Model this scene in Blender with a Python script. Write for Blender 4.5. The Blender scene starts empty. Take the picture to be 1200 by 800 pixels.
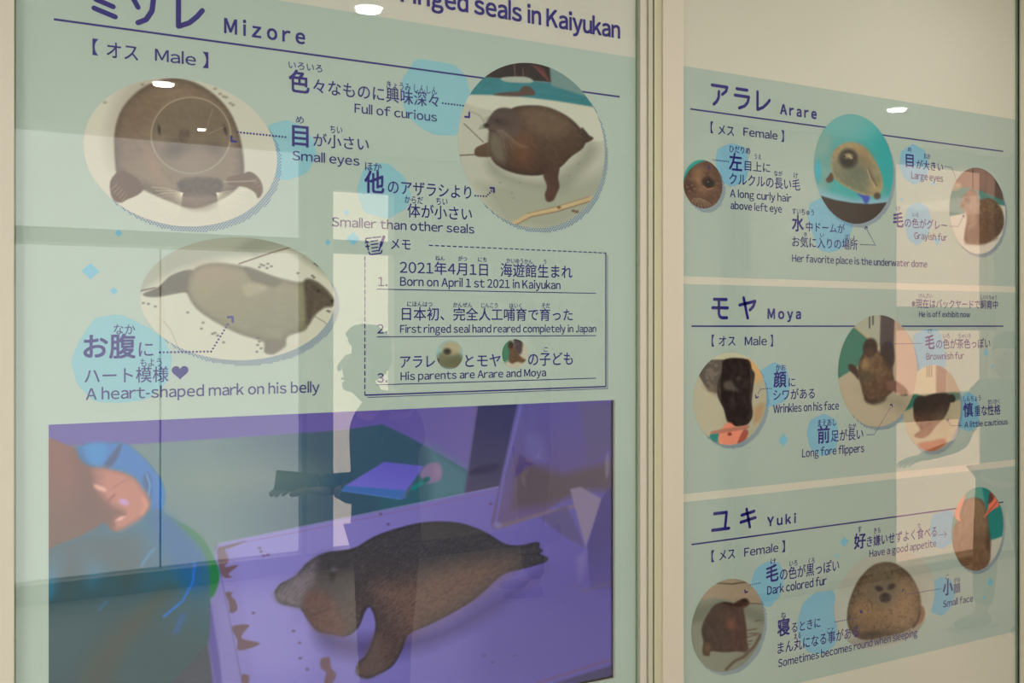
import bpy, bmesh, math, random
import numpy as np
from mathutils import Vector, Matrix

SC = bpy.context.scene
COL = SC.collection
R = math.radians

# ------------------------------------------------------------------ camera
F = 1128.0                       # focal length in pixels of a 1200 px wide frame
D = 1.9                          # distance from the camera to the display wall (plane y = 0)
EYE = 1.66
CT, ST = 0.4755, 0.8797          # view direction in plan (x, y)
cam = bpy.data.cameras.new('camera')
cam.sensor_width = 36.0
cam.lens = F * 36.0 / 1200.0
cam.shift_y = -18.0 / 1200.0
cam_o = bpy.data.objects.new('camera', cam)
COL.objects.link(cam_o)
cam_o.location = (0, -D, EYE)
cam_o.rotation_euler = (R(90), 0, math.atan2(ST, CT) - R(90))
SC.camera = cam_o

# ------------------------------------------------------------------ world: bright warm haze outside the windows
w = bpy.data.worlds.new('hazy_daylight'); SC.world = w; w.use_nodes = True
w.node_tree.nodes['Background'].inputs[0].default_value = (1.0, 0.80, 0.62, 1)
w.node_tree.nodes['Background'].inputs[1].default_value = 5.2

def area(name, loc, size, power, color=(1, .93, .82), shape='DISK', rot=(0, 0, 0)):
    l = bpy.data.lights.new(name, 'AREA'); l.shape = shape; l.size = size
    l.energy = power; l.color = color
    o = bpy.data.objects.new(name, l); COL.objects.link(o)
    o.location = loc; o.rotation_euler = rot
    return o
LAMPC = (1.0, 0.93, 0.80)
area('added_fill_light', (-2.2, -2.4, 2.82), 1.5, 62, LAMPC, 'SQUARE')  # broad soft fill added out of view, no fitting known there
area('added_fill_light', (8.4, -1.2, 2.82), 1.4, 40, LAMPC, 'SQUARE')  # second added fill, lifts the right side

SC.view_settings.view_transform = 'Standard'
SC.view_settings.look = 'None'
SC.view_settings.gamma = 1.0
SC.view_settings.use_curve_mapping = False
SC.view_settings.exposure = 0.0
SC.cycles.max_bounces = 8
SC.cycles.transparent_max_bounces = 12
SC.cycles.caustics_reflective = False
SC.cycles.caustics_refractive = False

# ------------------------------------------------------------------ helpers
LIT = (0.66, 0.63, 0.535)        # light leaving a white print under the room lamps
VEIL = (0.040, 0.038, 0.030)     # mean reflection the glass lays over the print
def lin(c):
    return tuple(((v / 255) / 12.92 if v / 255 <= .04045 else ((v / 255 + .055) / 1.055) ** 2.4) for v in c)
def ink(c):                      # print colour -> reflectance
    return tuple(min(.95, max(.004, (l - v) / e)) for l, v, e in zip(lin(c), VEIL, LIT))
def U(px, py, y=0.0):            # photo direction -> point (x, z) of the display wall plane
    u = (px - 600.0) / F
    t = (D + y) / (ST - u * CT)
    return t * (u * ST + CT), EYE - t * (py - 382.0) / F
def px_of(x, z, y=0.0):          # inverse of U, on arrays
    Z = x * CT + (D + y) * ST
    X = x * ST - (D + y) * CT
    return 600 + F * X / Z, 382 - F * (z - EYE) / Z

MATS = {}
def mat(name, col, rough=.55, metal=0.0, spec=.3, emit=None, bump=None, var=None):
    if name in MATS: return MATS[name]
    m = bpy.data.materials.new(name); m.use_nodes = True
    nt = m.node_tree; b = nt.nodes['Principled BSDF']
    b.inputs['Base Color'].default_value = (*col, 1)
    b.inputs['Roughness'].default_value = rough
    b.inputs['Metallic'].default_value = metal
    b.inputs['Specular IOR Level'].default_value = spec
    if emit:
        b.inputs['Emission Color'].default_value = (*emit[0], 1)
        b.inputs['Emission Strength'].default_value = emit[1]
    if var or bump:
        tc = nt.nodes.new('ShaderNodeTexCoord')
        n = nt.nodes.new('ShaderNodeTexNoise')
        n.inputs['Scale'].default_value = (var or bump)[0]
        n.inputs['Detail'].default_value = 4
        nt.links.new(tc.outputs['Object'], n.inputs['Vector'])
        if var:
            r = nt.nodes.new('ShaderNodeMix'); r.data_type = 'RGBA'
            k = var[1]
            r.inputs[6].default_value = (*[c * (1 - k) for c in col], 1)
            r.inputs[7].default_value = (*[min(1, c * (1 + k)) for c in col], 1)
            nt.links.new(n.outputs['Fac'], r.inputs[0])
            nt.links.new(r.outputs[2], b.inputs['Base Color'])
        if bump:
            bp = nt.nodes.new('ShaderNodeBump'); bp.inputs['Strength'].default_value = bump[1]
            bp.inputs['Distance'].default_value = .002
            nt.links.new(n.outputs['Fac'], bp.inputs['Height'])
            nt.links.new(bp.outputs[0], b.inputs['Normal'])
    MATS[name] = m
    return m

def add_mesh(name, verts, faces, m, parent=None, label=None, smooth=False):
    me = bpy.data.meshes.new(name)
    me.from_pydata([tuple(v) for v in verts], [], [tuple(f) for f in faces])
    me.materials.append(m)
    if smooth: me.polygons.foreach_set('use_smooth', [True] * len(me.polygons))
    me.update()
    o = bpy.data.objects.new(name, me); COL.objects.link(o)
    if parent: o.parent = parent
    if label: o['label'] = label
    return o

class MB:
    def __init__(s): s.v = []; s.f = []
    def box(s, x0, x1, y0, y1, z0, z1):
        n = len(s.v)
        s.v += [(x, y, z) for x in (x0, x1) for y in (y0, y1) for z in (z0, z1)]
        s.f += [tuple(n + i for i in q) for q in ((0, 1, 3, 2), (4, 6, 7, 5), (0, 4, 5, 1), (2, 3, 7, 6), (0, 2, 6, 4), (1, 5, 7, 3))]
        return s
    def poly(s, pts, y):          # flat polygon in the wall plane, world (x, z)
        n = len(s.v); s.v += [(x, y, z) for x, z in pts]
        a = sum(pts[i][0] * pts[(i + 1) % len(pts)][1] - pts[(i + 1) % len(pts)][0] * pts[i][1] for i in range(len(pts)))
        idx = list(range(n, n + len(pts)))
        s.f.append(tuple(idx if a > 0 else idx[::-1])); return s
    def disc(s, c, rx, rz, y, k=10):
        return s.poly([(c[0] + rx * math.cos(2 * math.pi * i / k), c[1] + rz * math.sin(2 * math.pi * i / k)) for i in range(k)], y)
    def stroke(s, pts, wd, y):    # round-ended print stroke
        for a, b in zip(pts, pts[1:]):
            dx, dz = b[0] - a[0], b[1] - a[1]; L = math.hypot(dx, dz) or 1
            nx, nz = -dz / L * wd / 2, dx / L * wd / 2
            s.poly([(a[0] + nx, a[1] + nz), (a[0] - nx, a[1] - nz), (b[0] - nx, b[1] - nz), (b[0] + nx, b[1] + nz)], y)
        for i, p in enumerate(pts): s.disc(p, wd / 2, wd / 2, y - 1e-6 * (i + 1), 12)
        return s
    def cyl(s, c, r, z0, z1, k=24, r1=None):
        n = len(s.v); r1 = r if r1 is None else r1
        for i in range(k):
            a = 2 * math.pi * i / k
            s.v += [(c[0] + r * math.cos(a), c[1] + r * math.sin(a), z0), (c[0] + r1 * math.cos(a), c[1] + r1 * math.sin(a), z1)]
        for i in range(k):
            j = (i + 1) % k
            s.f.append((n + 2 * i, n + 2 * j, n + 2 * j + 1, n + 2 * i + 1))
        s.f.append(tuple(n + 2 * i for i in range(k))[::-1]); s.f.append(tuple(n + 2 * i + 1 for i in range(k)))
        return s
    def build(s, name, m, parent=None, label=None, smooth=False):
        return add_mesh(name, s.v, s.f, m, parent, label, smooth)

def tag(o, label=None, cat=None, group=None, kind=None):
    if label: o['label'] = label
    if cat: o['category'] = cat
    if group: o['group'] = group
    if kind: o['kind'] = kind
    return o
def empty(name, loc=(0, 0, 0)):
    o = bpy.data.objects.new(name, None); COL.objects.link(o); o.location = loc
    return o

# ------------------------------------------------------------------ materials of the setting
def warm(c): return tuple(c)
M_WALL = mat('painted_wall', (.56, .54, .48), .8, var=(3, .03), bump=(60, .1))
M_CEIL = mat('ceiling_board', (.60, .59, .52), .9, var=(1.5, .03))
M_FLOOR = mat('polished_floor', (.52, .50, .45), .35, var=(5, .05))
M_DARK = mat('dark_baseboard', (.10, .10, .11), .5)
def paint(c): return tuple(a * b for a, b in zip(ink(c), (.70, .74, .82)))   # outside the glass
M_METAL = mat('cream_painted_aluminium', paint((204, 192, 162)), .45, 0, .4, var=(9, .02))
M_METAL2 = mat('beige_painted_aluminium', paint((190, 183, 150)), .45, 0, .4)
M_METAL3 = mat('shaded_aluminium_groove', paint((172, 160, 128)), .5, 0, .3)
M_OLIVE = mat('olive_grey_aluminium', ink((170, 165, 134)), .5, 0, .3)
M_GAP = mat('dark_gap_rubber', (.02, .02, .025), .8)
M_WFRAME = mat('grey_window_frame', (.30, .30, .28), .5)

# ------------------------------------------------------------------ the room behind the camera
HC = 2.86
YB, YB2 = -4.5, -2.5             # back wall and the nearer right-hand back wall
XS = 3.87
MB().box(-4, 3.99, -4.7, .3, -.1, 0).box(3.99, 10, -2.62, .3, -.1, 0).build('floor', M_FLOOR)['kind'] = 'structure'
MB().box(-4, 3.99, -4.7, .3, HC, HC + .1).box(3.99, 10, -2.62, .3, HC, HC + .1).build('ceiling', M_CEIL)['kind'] = 'structure'
MB().box(-4.1, -4, -4.7, .3, 0, HC).build('wall_left', M_WALL)['kind'] = 'structure'
MB().box(10, 10.1, -2.62, .3, 0, HC).build('wall_right', M_WALL)['kind'] = 'structure'
b = MB()
b.box(-4, -.9, YB - .12, YB, 0, HC)
b.box(1.876, 2.06, YB - .12, YB, 0, HC)
b.box(2.505, XS, YB - .12, YB, 0, HC)
b.box(2.06, 2.505, YB - .12, YB, 2.6, HC)
b.box(-.9, 1.876, YB - .12, YB, 0, .12)
b.box(2.06, 2.505, YB - .12, YB, 0, .12)
b.build('wall_back', M_WALL)['kind'] = 'structure'
b = MB()
b.box(XS, XS + .12, YB, YB2, 0, HC)
b.box(XS, 5.26, YB2 - .12, YB2, 0, HC)
b.box(6.27, 10, YB2 - .12, YB2, 0, HC)
b.box(5.26, 6.27, YB2 - .12, YB2, 2.76, HC)
b.box(5.26, 6.27, YB2 - .12, YB2, 0, .06)
b.build('wall_back_near', M_WALL)['kind'] = 'structure'
MB().box(-4, 3.87, YB, YB + .015, 0, .12).build('baseboard_back', M_DARK)['kind'] = 'structure'
MB().box(3.87, 10, YB2, YB2 + .015, 0, .05).build('baseboard_back_near', M_DARK)['kind'] = 'structure'

def pane_mat(name, col, rough=0.0, refl=.08):
    m = bpy.data.materials.new(name); m.use_nodes = True
    nt = m.node_tree; nt.nodes.remove(nt.nodes['Principled BSDF'])
    out = nt.nodes['Material Output']
    t = nt.nodes.new('ShaderNodeBsdfTransparent'); t.inputs[0].default_value = (*col, 1)
    g = nt.nodes.new('ShaderNodeBsdfGlossy'); g.inputs['Roughness'].default_value = rough
    fr = nt.nodes.new('ShaderNodeFresnel'); fr.inputs[0].default_value = 1.5
    ge = nt.nodes.new('ShaderNodeNewGeometry'); mr = nt.nodes.new('ShaderNodeMapRange')   # same index from either side of the thin sheet
    mr.inputs[3].default_value = 1.5; mr.inputs[4].default_value = 1 / 1.5
    nt.links.new(ge.outputs['Backfacing'], mr.inputs[0]); nt.links.new(mr.outputs[0], fr.inputs[0])
    ml = nt.nodes.new('ShaderNodeMath'); ml.operation = 'MULTIPLY'; ml.inputs[1].default_value = refl / .04; ml.use_clamp = True
    mx = nt.nodes.new('ShaderNodeMixShader')
    nt.links.new(fr.outputs[0], ml.inputs[0]); nt.links.new(ml.outputs[0], mx.inputs[0])
    nt.links.new(t.outputs[0], mx.inputs[1]); nt.links.new(g.outputs[0], mx.inputs[2])
    nt.links.new(mx.outputs[0], out.inputs[0])
    return m
M_BLIND = pane_mat('pale_sun_screen_blind', (.66, .73, .82), .4, .02)
M_CLEAR = pane_mat('clear_window_pane', (.97, .98, .97), 0, .06)
M_GLASS = pane_mat('display_case_glass', (.985, .995, .985), 0, .086)
M_GLASSEDGE = mat('green_glass_edge', ink((118, 134, 104)), .2, 0, .5)

# window_1: wide window behind pale screens; a transom rail and a joint
b = MB(); b.box(-.9, 1.876, YB - .08, YB + .01, 2.163, 2.254)
b.box(-.9, -.86, YB - .08, YB, .12, HC); b.box(1.84, 1.876, YB - .08, YB, .12, HC)
w1 = b.build('window_1', M_WFRAME); w1['kind'] = 'structure'
MB().box(-.9, 1.876, YB + .011, YB + .02, 2.145, 2.163).build('white_rail', mat('white_rail', (.9, .9, .88)), w1)
MB().box(-.86, .940, YB - .06, YB - .056, .12, 2.163).build('screen_blind', M_BLIND, w1)
MB().box(.946, 1.84, YB - .06, YB - .056, .12, 2.163).build('screen_blind', M_BLIND, w1)
MB().box(-.86, 1.84, YB - .06, YB - .056, 2.254, HC).build('screen_blind', M_BLIND, w1)
MB().box(.938, .948, YB - .07, YB - .05, .12, 2.163).build('mullion', mat('brown_joint', (.18, .1, .08)), w1)
b = MB(); b.box(2.06, 2.505, YB - .08, YB + .01, 2.163, 2.254)
w2 = b.build('window_2', M_WFRAME); w2['kind'] = 'structure'
MB().box(2.06, 2.505, YB - .06, YB - .054, .12, 2.163).build('window_pane', M_CLEAR, w2)
MB().box(2.06, 2.505, YB - .06, YB - .054, 2.254, 2.6).build('window_pane', M_CLEAR, w2)
b = MB(); b.box(5.26, 6.27, YB2 - .08, YB2 + .01, 1.63, 1.79); b.box(5.26, 6.27, YB2 - .08, YB2 + .01, 1.02, 1.20)
w3 = b.build('window_3', M_WFRAME); w3['kind'] = 'structure'
M_TINT = pane_mat('lightly_tinted_window_pane', (.74, .64, .60), 0, .06)
for z0, z1 in ((.06, 1.02), (1.20, 1.63), (1.79, 2.76)):
    MB().box(5.26, 6.27, YB2 - .06, YB2 - .054, z0, z1).build('window_pane', M_TINT, w3)

# downlights, each with its own lamp
M_RING = mat('white_lamp_trim', (.8, .8, .78), .4)
M_LAMP = mat('lit_lamp_diffuser', (.9, .9, .9), .5, emit=((1, .95, .88), 14))
def downlight(x, y, label, power=15, s=1.0):
    t = empty('downlight', (x, y, HC))
    tag(t, label, 'ceiling light', 'recessed downlights in the ceiling')
    n = 28; v = []; f = []
    for i in range(n):
        a = 2 * math.pi * i / n
        for r, z in ((.052, -.002), (.062, -.008), (.070, -.001)):
            v.append((r * s * math.cos(a), r * s * math.sin(a), z))
    for i in range(n):
        j = (i + 1) % n
        for k in (0, 1): f.append((3 * i + k, 3 * j + k, 3 * j + k + 1, 3 * i + k + 1))
    add_mesh('trim_ring', v, f, M_RING, t, None, True)
    MB().cyl((0, 0), .052 * s, -.004, -.001).build('diffuser', M_LAMP, t)
    area('downlight_beam', (x, y, HC - .012), .09 * s, power, LAMPC)
downlight(.744, -3.1, 'round recessed ceiling light reflected at the top of the seal face photo', 15)
downlight(1.25, -1.56, 'round recessed ceiling light reflected above the long header line', 15)
downlight(4.39, -1.77, 'round recessed ceiling light reflected beside the round underwater photo', 15)
downlight(1.12, -4.14, 'round recessed ceiling light reflected as a thin streak in the seal face photo', 2.5, .55)
downlight(-.9, -1.56, 'added round recessed ceiling light, out of view over the spot left of the camera', 15)  # extra lamp added where the glass does not mirror it
downlight(2.4, -.7, 'added round recessed ceiling light, out of view in front of the display case', 5)  # extra lamp added to wash the upper right boards
# ------------------------------------------------------------------ the display case front
ZB, ZT = .42, 2.78
xe = lambda p, y=0.0: U(p, 382, y)[0]
X_L0, X_L1 = xe(16.5), xe(747)          # left bay
X_R0, X_R1 = xe(795), xe(1191)          # right bay
for nm, bx in (('wall_front_left', (-4, -.06, 0, .2, 0, HC)), ('wall_front_top', (-.06, X_R1 + .12, 0, .2, ZT, HC)), ('wall_front_bottom', (-.06, X_R1 + .12, 0, .2, 0, ZB)),
               ('wall_front_right', (X_R1 + .12, 10, 0, .2, 0, HC)), ('wall_front_rear', (-.06, X_R1 + .12, .08, .2, ZB, ZT))):
    MB().box(*bx).build(nm, M_WALL)['kind'] = 'structure'
def post(name, bars):
    o = None
    for i, (x0, x1, y0, m) in enumerate(bars):
        q = MB().box(x0, x1, y0, .06, ZB, ZT).build(name if i == 0 else 'post_profile', m, o)
        if i == 0:
            o = q; o['kind'] = 'structure'
            bv = o.modifiers.new('bevel', 'BEVEL'); bv.width = .0015; bv.segments = 2
    return o
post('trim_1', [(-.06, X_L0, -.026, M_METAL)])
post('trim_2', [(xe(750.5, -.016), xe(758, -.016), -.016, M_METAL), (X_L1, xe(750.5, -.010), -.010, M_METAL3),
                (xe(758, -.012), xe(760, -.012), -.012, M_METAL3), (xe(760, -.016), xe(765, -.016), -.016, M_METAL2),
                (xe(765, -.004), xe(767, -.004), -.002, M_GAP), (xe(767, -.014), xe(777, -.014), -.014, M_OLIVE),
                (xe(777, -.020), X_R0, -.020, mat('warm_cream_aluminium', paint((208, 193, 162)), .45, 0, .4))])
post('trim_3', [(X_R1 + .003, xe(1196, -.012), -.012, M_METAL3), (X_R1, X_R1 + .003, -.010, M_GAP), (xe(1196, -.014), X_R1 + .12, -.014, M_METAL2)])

# glass panes in front of the boards
GY = -.006
def glass(name, x0, x1, label):
    o = MB().box(x0 + .002, x1 - .004, GY, GY + .0001, ZB + .01, ZT - .01)
    q = MB().poly([(x0 + .001, ZB + .01), (x1 - .001, ZB + .01), (x1 - .001, ZT - .01), (x0 + .001, ZT - .01)], GY).build(name, M_GLASS)
    tag(q, label, 'glass')
    MB().box(x1 - .0065, x1 - .001, GY + .0005, GY + .004, ZB + .01, ZT - .01).build('pane_edge', M_GLASSEDGE, q, 'green polished edge of the pane')
    MB().box(x0 + .001, x0 + .003, GY + .0005, GY + .004, ZB + .01, ZT - .01).build('pane_edge', M_GLASSEDGE, q, 'green polished edge of the pane')
    return q
glass('glass_pane', X_L0, X_L1, 'large glass pane over the left seal poster and its video screen')
glass('glass_pane', X_R0, X_R1, 'glass pane over the right poster of three seal profiles')

# ------------------------------------------------------------------ print materials
NAVY = mat('navy_print', ink((64, 60, 112)), .6)
NAVY2 = mat('soft_navy_print', ink((66, 63, 108)), .6)
CREAM_P = mat('warm_white_print', ink((188, 186, 168)), .6)
MINT = mat('pale_mint_print', ink((162, 176, 160)), .6)
MINT_R = mat('grey_mint_print', ink((159, 171, 155)), .6)
CREAM_R = mat('warm_white_print_right', ink((192, 187, 166)), .6)
BLUE = mat('sky_blue_blob_print', ink((130, 174, 176)), .6)
BLUE_R = mat('soft_blue_blob_print', ink((122, 165, 176)), .6)
DIAM = mat('blue_diamond_print', ink((118, 172, 184)), .6)
HALF = mat('halftone_print', ink((92, 108, 138)), .6)
Y1, Y2, Y3, Y4, Y5 = -.0003, -.0006, -.0009, -.0012, -.0015

# left board with a cut-out for the screen
SX0, SX1 = xe(57), xe(720.5)
SZ1 = U(57, 498)[1]; SZ1 = (SZ1 + U(720, 468)[1]) / 2
SZ0 = U(720, 795)[1]
bl = MB()
bl.box(X_L0, SX0, 0, .008, ZB, ZT); bl.box(SX1, X_L1, 0, .008, ZB, ZT)
bl.box(SX0, SX1, 0, .008, SZ1, ZT); bl.box(SX0, SX1, 0, .008, ZB, SZ0)
left = bl.build('poster_board', CREAM_P)
tag(left, 'tall mint poster board about one seal, cut out around the video screen', 'poster')
ZBAND = U(745, 68)[1]
b = MB()
for x0, x1, z0, z1 in ((X_L0, SX0, ZB, ZBAND), (SX1, X_L1, ZB, ZBAND), (SX0, SX1, SZ1, ZBAND), (SX0, SX1, ZB, SZ0)):
    b.poly([(x0, z0), (x1, z0), (x1, z1), (x0, z1)], Y1)
lsec = b.build('colour_band', MINT, left, 'pale mint printed ground')

right = MB().box(X_R0, X_R1, 0, .02, ZB, ZT).build('poster_board', CREAM_R)
tag(right, 'tall warm white poster board right of the post with three mint profile bands', 'poster')
def zavg(a, c): return (U(*a)[1] + U(*c)[1]) / 2
rs = []
for a, lab in (((zavg((795, 324), (1189, 335)), zavg((795, 77.6), (1189, 138.8))), 'top mint profile band'),
             ((zavg((795, 578.5), (1189, 539)), zavg((795, 334.5), (1189, 341))), 'middle mint profile band'),
             ((zavg((1022.5, 779), (1178, 742.4)), zavg((795, 587.5), (1189, 547))), 'bottom mint profile band')):
    rs.append(MB().poly([(X_R0, a[0]), (X_R1, a[0]), (X_R1, a[1]), (X_R0, a[1])], Y1).build('profile_band', MINT_R, right, lab))

# ------------------------------------------------------------------ lettering
TXT = {}
def glyphs(body, spacing=1.0, offset=0.0):
    k = (body, spacing, offset)
    if k in TXT: return TXT[k]
    cu = bpy.data.curves.new('t', 'FONT'); cu.body = body; cu.size = 1.0
    cu.space_character = spacing; cu.offset = offset; cu.resolution_u = 3; cu.fill_mode = 'FRONT'
    ob = bpy.data.objects.new('t', cu); COL.objects.link(ob)
    dg = bpy.context.evaluated_depsgraph_get()
    me = ob.evaluated_get(dg).to_mesh()
    v = np.array([q.co[:2] for q in me.vertices]).reshape(-1, 2); f = [tuple(p.vertices) for p in me.polygons]
    ob.evaluated_get(dg).to_mesh_clear()
    bpy.data.objects.remove(ob); bpy.data.curves.remove(cu)
    TXT[k] = (v, f); return TXT[k]
kj = glyphs('国')[0]; KJ0, KJ1 = kj[:, 1].min(), kj[:, 1].max()
HALF_OK = set("AVWTYLvwyrftk")
ASC = glyphs('ｄ')[0][:, 1].max(); BASE = glyphs('Ｈ')[0][:, 1].min()
def line_of(body, sp=1.0):
    """Lay out roman letters from the full-width forms, which share the design of the Japanese lettering."""
    k = ('line', body, sp)
    if k in TXT: return TXT[k]
    V = []; Fs = []; x = 0.0; n = 0
    for ch in body:
        if ch == ' ': x += .25 * sp; continue
        if ord(ch) > 255:                       # Japanese characters keep their square
            g, f = glyphs(ch); q = g.copy(); q[:, 0] += x; V.append(q); Fs += [tuple(n + i for i in t) for t in f]; n += len(q); x += 1.0; continue
        if ch in 'l-I':                         # plain bars
            y0, y1, wd = (BASE, ASC, .088) if ch == 'l' else (BASE + .24, BASE + .32, .24)
            g = np.array([(0, y0), (wd, y0), (wd, y1), (0, y1)]); f = [(0, 1, 2, 3)]
        else: g, f = glyphs(chr(ord(ch) + 0xFEE0))
        w0, w1 = g[:, 0].min(), g[:, 0].max()
        sb = .022 if ch in HALF_OK else .052
        x += sb
        q = g.copy(); q[:, 0] += x - w0; V.append(q); Fs += [tuple(n + i for i in t) for t in f]; n += len(q)
        x += (w1 - w0) + sb + (sp - 1) * .55
    TXT[k] = (np.vstack(V), Fs); return TXT[k]
CAP = glyphs('Ｈ')[0][:, 1].max(); BASE = glyphs('Ｈ')[0][:, 1].min()

def text(mb, body, x0, x1, yt, yb, kind='J', sp=1.0, off=None, Y=Y4):
    """Fit lettering: left/right ends and, at the left end, its top and bottom (J: full kanji height, L: capital height and baseline)."""
    v, f = glyphs(body, sp) if kind == 'J' and not any(c in '0124' for c in body) else line_of(body, sp)
    a, z1 = U(x0, yt); _, z0 = U(x0, yb); c, _ = U(x1, yt)
    vx0, vx1 = v[:, 0].min(), v[:, 0].max()
    lo, hi = (KJ0, KJ1) if kind == 'J' else (BASE, CAP)
    X = a + (v[:, 0] - vx0) / (vx1 - vx0) * (c - a)
    Z = z0 + (v[:, 1] - lo) / (hi - lo) * (z1 - z0)
    e = (off or 0) * abs(z1 - z0) if off is not None else .006 * abs(z1 - z0)
    for i, (dx, dz) in enumerate(((-e, -e), (e, e), (-e, e), (e, -e)) if e > 0 else ((0, 0),)):   # heavier ink: overlapping passes
        n = len(mb.v)
        mb.v += [(float(p + dx), Y - i * 2e-5, float(q + dz)) for p, q in zip(X, Z)]
        mb.f += [tuple(n + i_ for i_ in q) for q in f]
    return mb

def cap_j(parent, name, *items, m=NAVY, label=None):
    for it in items:                      # reading aids, enlarged first character and line are parts of their own
        kw = it[5] if len(it) > 5 else {}
        nm = name if name != 'japanese_caption' else 'large_character' if kw.get('off') else 'furigana' if it[4] - it[3] < 1.05 * SMALL(it[1]) else 'japanese_caption'
        text(MB_ := MB(), *it[:5], **kw).build(nm, m, parent)
SMALL = lambda x: 9.2 if x < 460 else 8.9 if x < 560 else 7.6 if x < 1000 else 6.8
def cap_e(parent, body, x0, x1, yt, yb, name='english_caption', sp=1.0, off=.012, m=NAVY2):
    mb = MB(); text(mb, body, x0, x1, yt, yb, 'L', sp, off)
    return mb.build(name, m, parent)

def blob(parent, pts, m=BLUE):
    P = [U(*p) for p in pts]; n = len(P); out = []
    for i in range(n):                       # slightly rounded corners
        a, p, c = P[i - 1], P[i], P[(i + 1) % n]
        for t in (0, .25, .5, .75, 1):
            q0 = (p[0] + (a[0] - p[0]) * .22, p[1] + (a[1] - p[1]) * .22); q1 = (p[0] + (c[0] - p[0]) * .22, p[1] + (c[1] - p[1]) * .22)
            out.append(tuple((1 - t) ** 2 * q0[k] + 2 * t * (1 - t) * p[k] + t * t * q1[k] for k in (0, 1)))
    return MB().poly(out, Y2).build('colour_blob', m, parent)
def diamond(parent, x, y, rx, ry, m=DIAM):
    c = U(x, y); a = U(x + rx, y)[0] - c[0]; h = U(x, y - ry)[1] - c[1]
    return MB().poly([(c[0] - a, c[1]), (c[0] - a * .25, c[1] - h * .75), (c[0], c[1] - h), (c[0] + a * .25, c[1] - h * .75), (c[0] + a, c[1]), (c[0] + a * .25, c[1] + h * .75), (c[0], c[1] + h), (c[0] - a * .25, c[1] + h * .75)], Y2 - .0001).build('diamond_mark', m, parent)
def leader(parent, pts, r, step, head=None, hs=0.0, m=NAVY):
    mb = MB(); P = [U(*p) for p in pts]
    for a, c in zip(P, P[1:]):
        L = math.hypot(c[0] - a[0], c[1] - a[1]); n = max(1, round(L / step))
        for i in range(n + 1):
            t = i / n; mb.disc((a[0] + (c[0] - a[0]) * t, a[1] + (c[1] - a[1]) * t), r, r, Y5 - .00002 * (i % 2), 8)
    if head:                                  # small corner-shaped arrow head: tip, direction in degrees
        (hx, hy), ang = head; c = U(hx, hy); s_ = hs
        d = lambda g: (math.cos(R(g)), math.sin(R(g)))
        a, q = d(ang + 135), d(ang - 135)
        mb.stroke([(c[0] + a[0] * s_, c[1] + a[1] * s_), c, (c[0] + q[0] * s_, c[1] + q[1] * s_)], r * 2.2, Y5 - .0001)
    return mb.build('dotted_leader', m, parent)
def rule(parent, a, c, wd, name='header_rule', m=NAVY, Y=Y3):
    p, q = U(*a), U(*c); z = (p[1] + q[1]) / 2
    return MB().poly([(p[0], z - wd / 2), (q[0], z - wd / 2), (q[0], z + wd / 2), (p[0], z + wd / 2)], Y).build(name, m, parent)

def title(parent, chars, wd, m=NAVY):
    """chars: (px box x0,x1,ytop,ybot at own left) and strokes in 0..1 box units."""
    for (x0, x1, y0, y1), strokes in chars:
        mb = MB()
        a, z1 = U(x0, y0); _, z0 = U(x0, y1); c, _ = U(x1, y0)
        a += wd / 2; c -= wd / 2; z1 -= wd / 2; z0 += wd / 2
        for st in strokes:
            mb.stroke([(a + (c - a) * p, z1 + (z0 - z1) * q) for p, q in st], wd, Y4)
        mb.build('title_character', m, parent)
A_ = [[(0, 0), (1, 0), (.93, .22), (.68, .42)], [(.46, .3), (.44, .62), (.3, .85), (.12, 1)]]
RA = [[(.12, 0), (.88, 0)], [(0, .35), (1, .35), (.9, .65), (.68, .86), (.3, 1)]]
RE = [[(0, 0), (0, 1), (.45, .84), (.78, .6), (1, .38)]]
MO = [[(.1, 0), (.92, 0)], [(0, .46), (1, .46)], [(.42, 0), (.42, .8), (.5, .95), (.62, 1), (.95, 1)]]
YA = [[(0, .36), (1, .16), (.88, .42), (.66, .6)], [(.26, 0), (.52, 1)]]
YU = [[(.12, .06), (.86, .06), (.76, .94)], [(0, 1), (1, 1)]]
KI = [[(.06, .3), (.92, .16)], [(0, .68), (1, .52)], [(.4, 0), (.62, 1)]]
MI = [[(.1, 0), (.92, .18)], [(.08, .38), (.9, .58)], [(0, .76), (1, 1)]]
ZO = [[(.0, .2), (.2, .5)], [(.78, .12), (.72, .55), (.5, .86), (.2, 1)], [(.82, -.1), (.9, .06)], [(.98, -.16), (1.06, 0)]]

# -- left poster
text(MB(), 'ged seals in Kaiyukan', 506, 726, -14, 7.2, 'L', off=.03).build('heading', NAVY, left); text(MB(), 'rin', 470, 503, -21, 1.5, 'L', off=.03).build('heading', NAVY, left)
title(lsec, [((107, 138, -15, 19), MI), ((152, 190, -14, 28.5), ZO), ((206, 240, -9, 33.5), RE)], .0094)
cap_e(lsec, 'Mizore', 263, 357, 21.5, 38.5, 'name_in_english', 1.5, .03, NAVY)
rule(lsec, (63, 24), (726, 112.5), .0038)
cap_j(lsec, 'bracket', ('【', 108.5, 115, 46.3, 64.3), ('】', 237.3, 244, 61.7, 79.3)); cap_j(lsec, 'sex_caption', ('オス', 125, 161.7, 48.6, 68)); cap_e(lsec, 'Male', 181.7, 229.3, 57.3, 71, 'sex_in_english')
blob(lsec, [(487.7, 68), (534, 76), (546, 90), (551, 109), (536.7, 159), (508.5, 158), (493, 150), (474, 133), (470, 94.4)])
blob(lsec, [(312, 147), (336, 140), (352, 147), (368, 163), (371, 182), (360, 203), (335, 212), (318, 206)])
blob(lsec, [(455, 191.5), (474, 207), (482, 230), (477, 243), (455, 257), (426, 249), (417.5, 222.7), (426, 196.7), (441, 191)])
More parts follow.
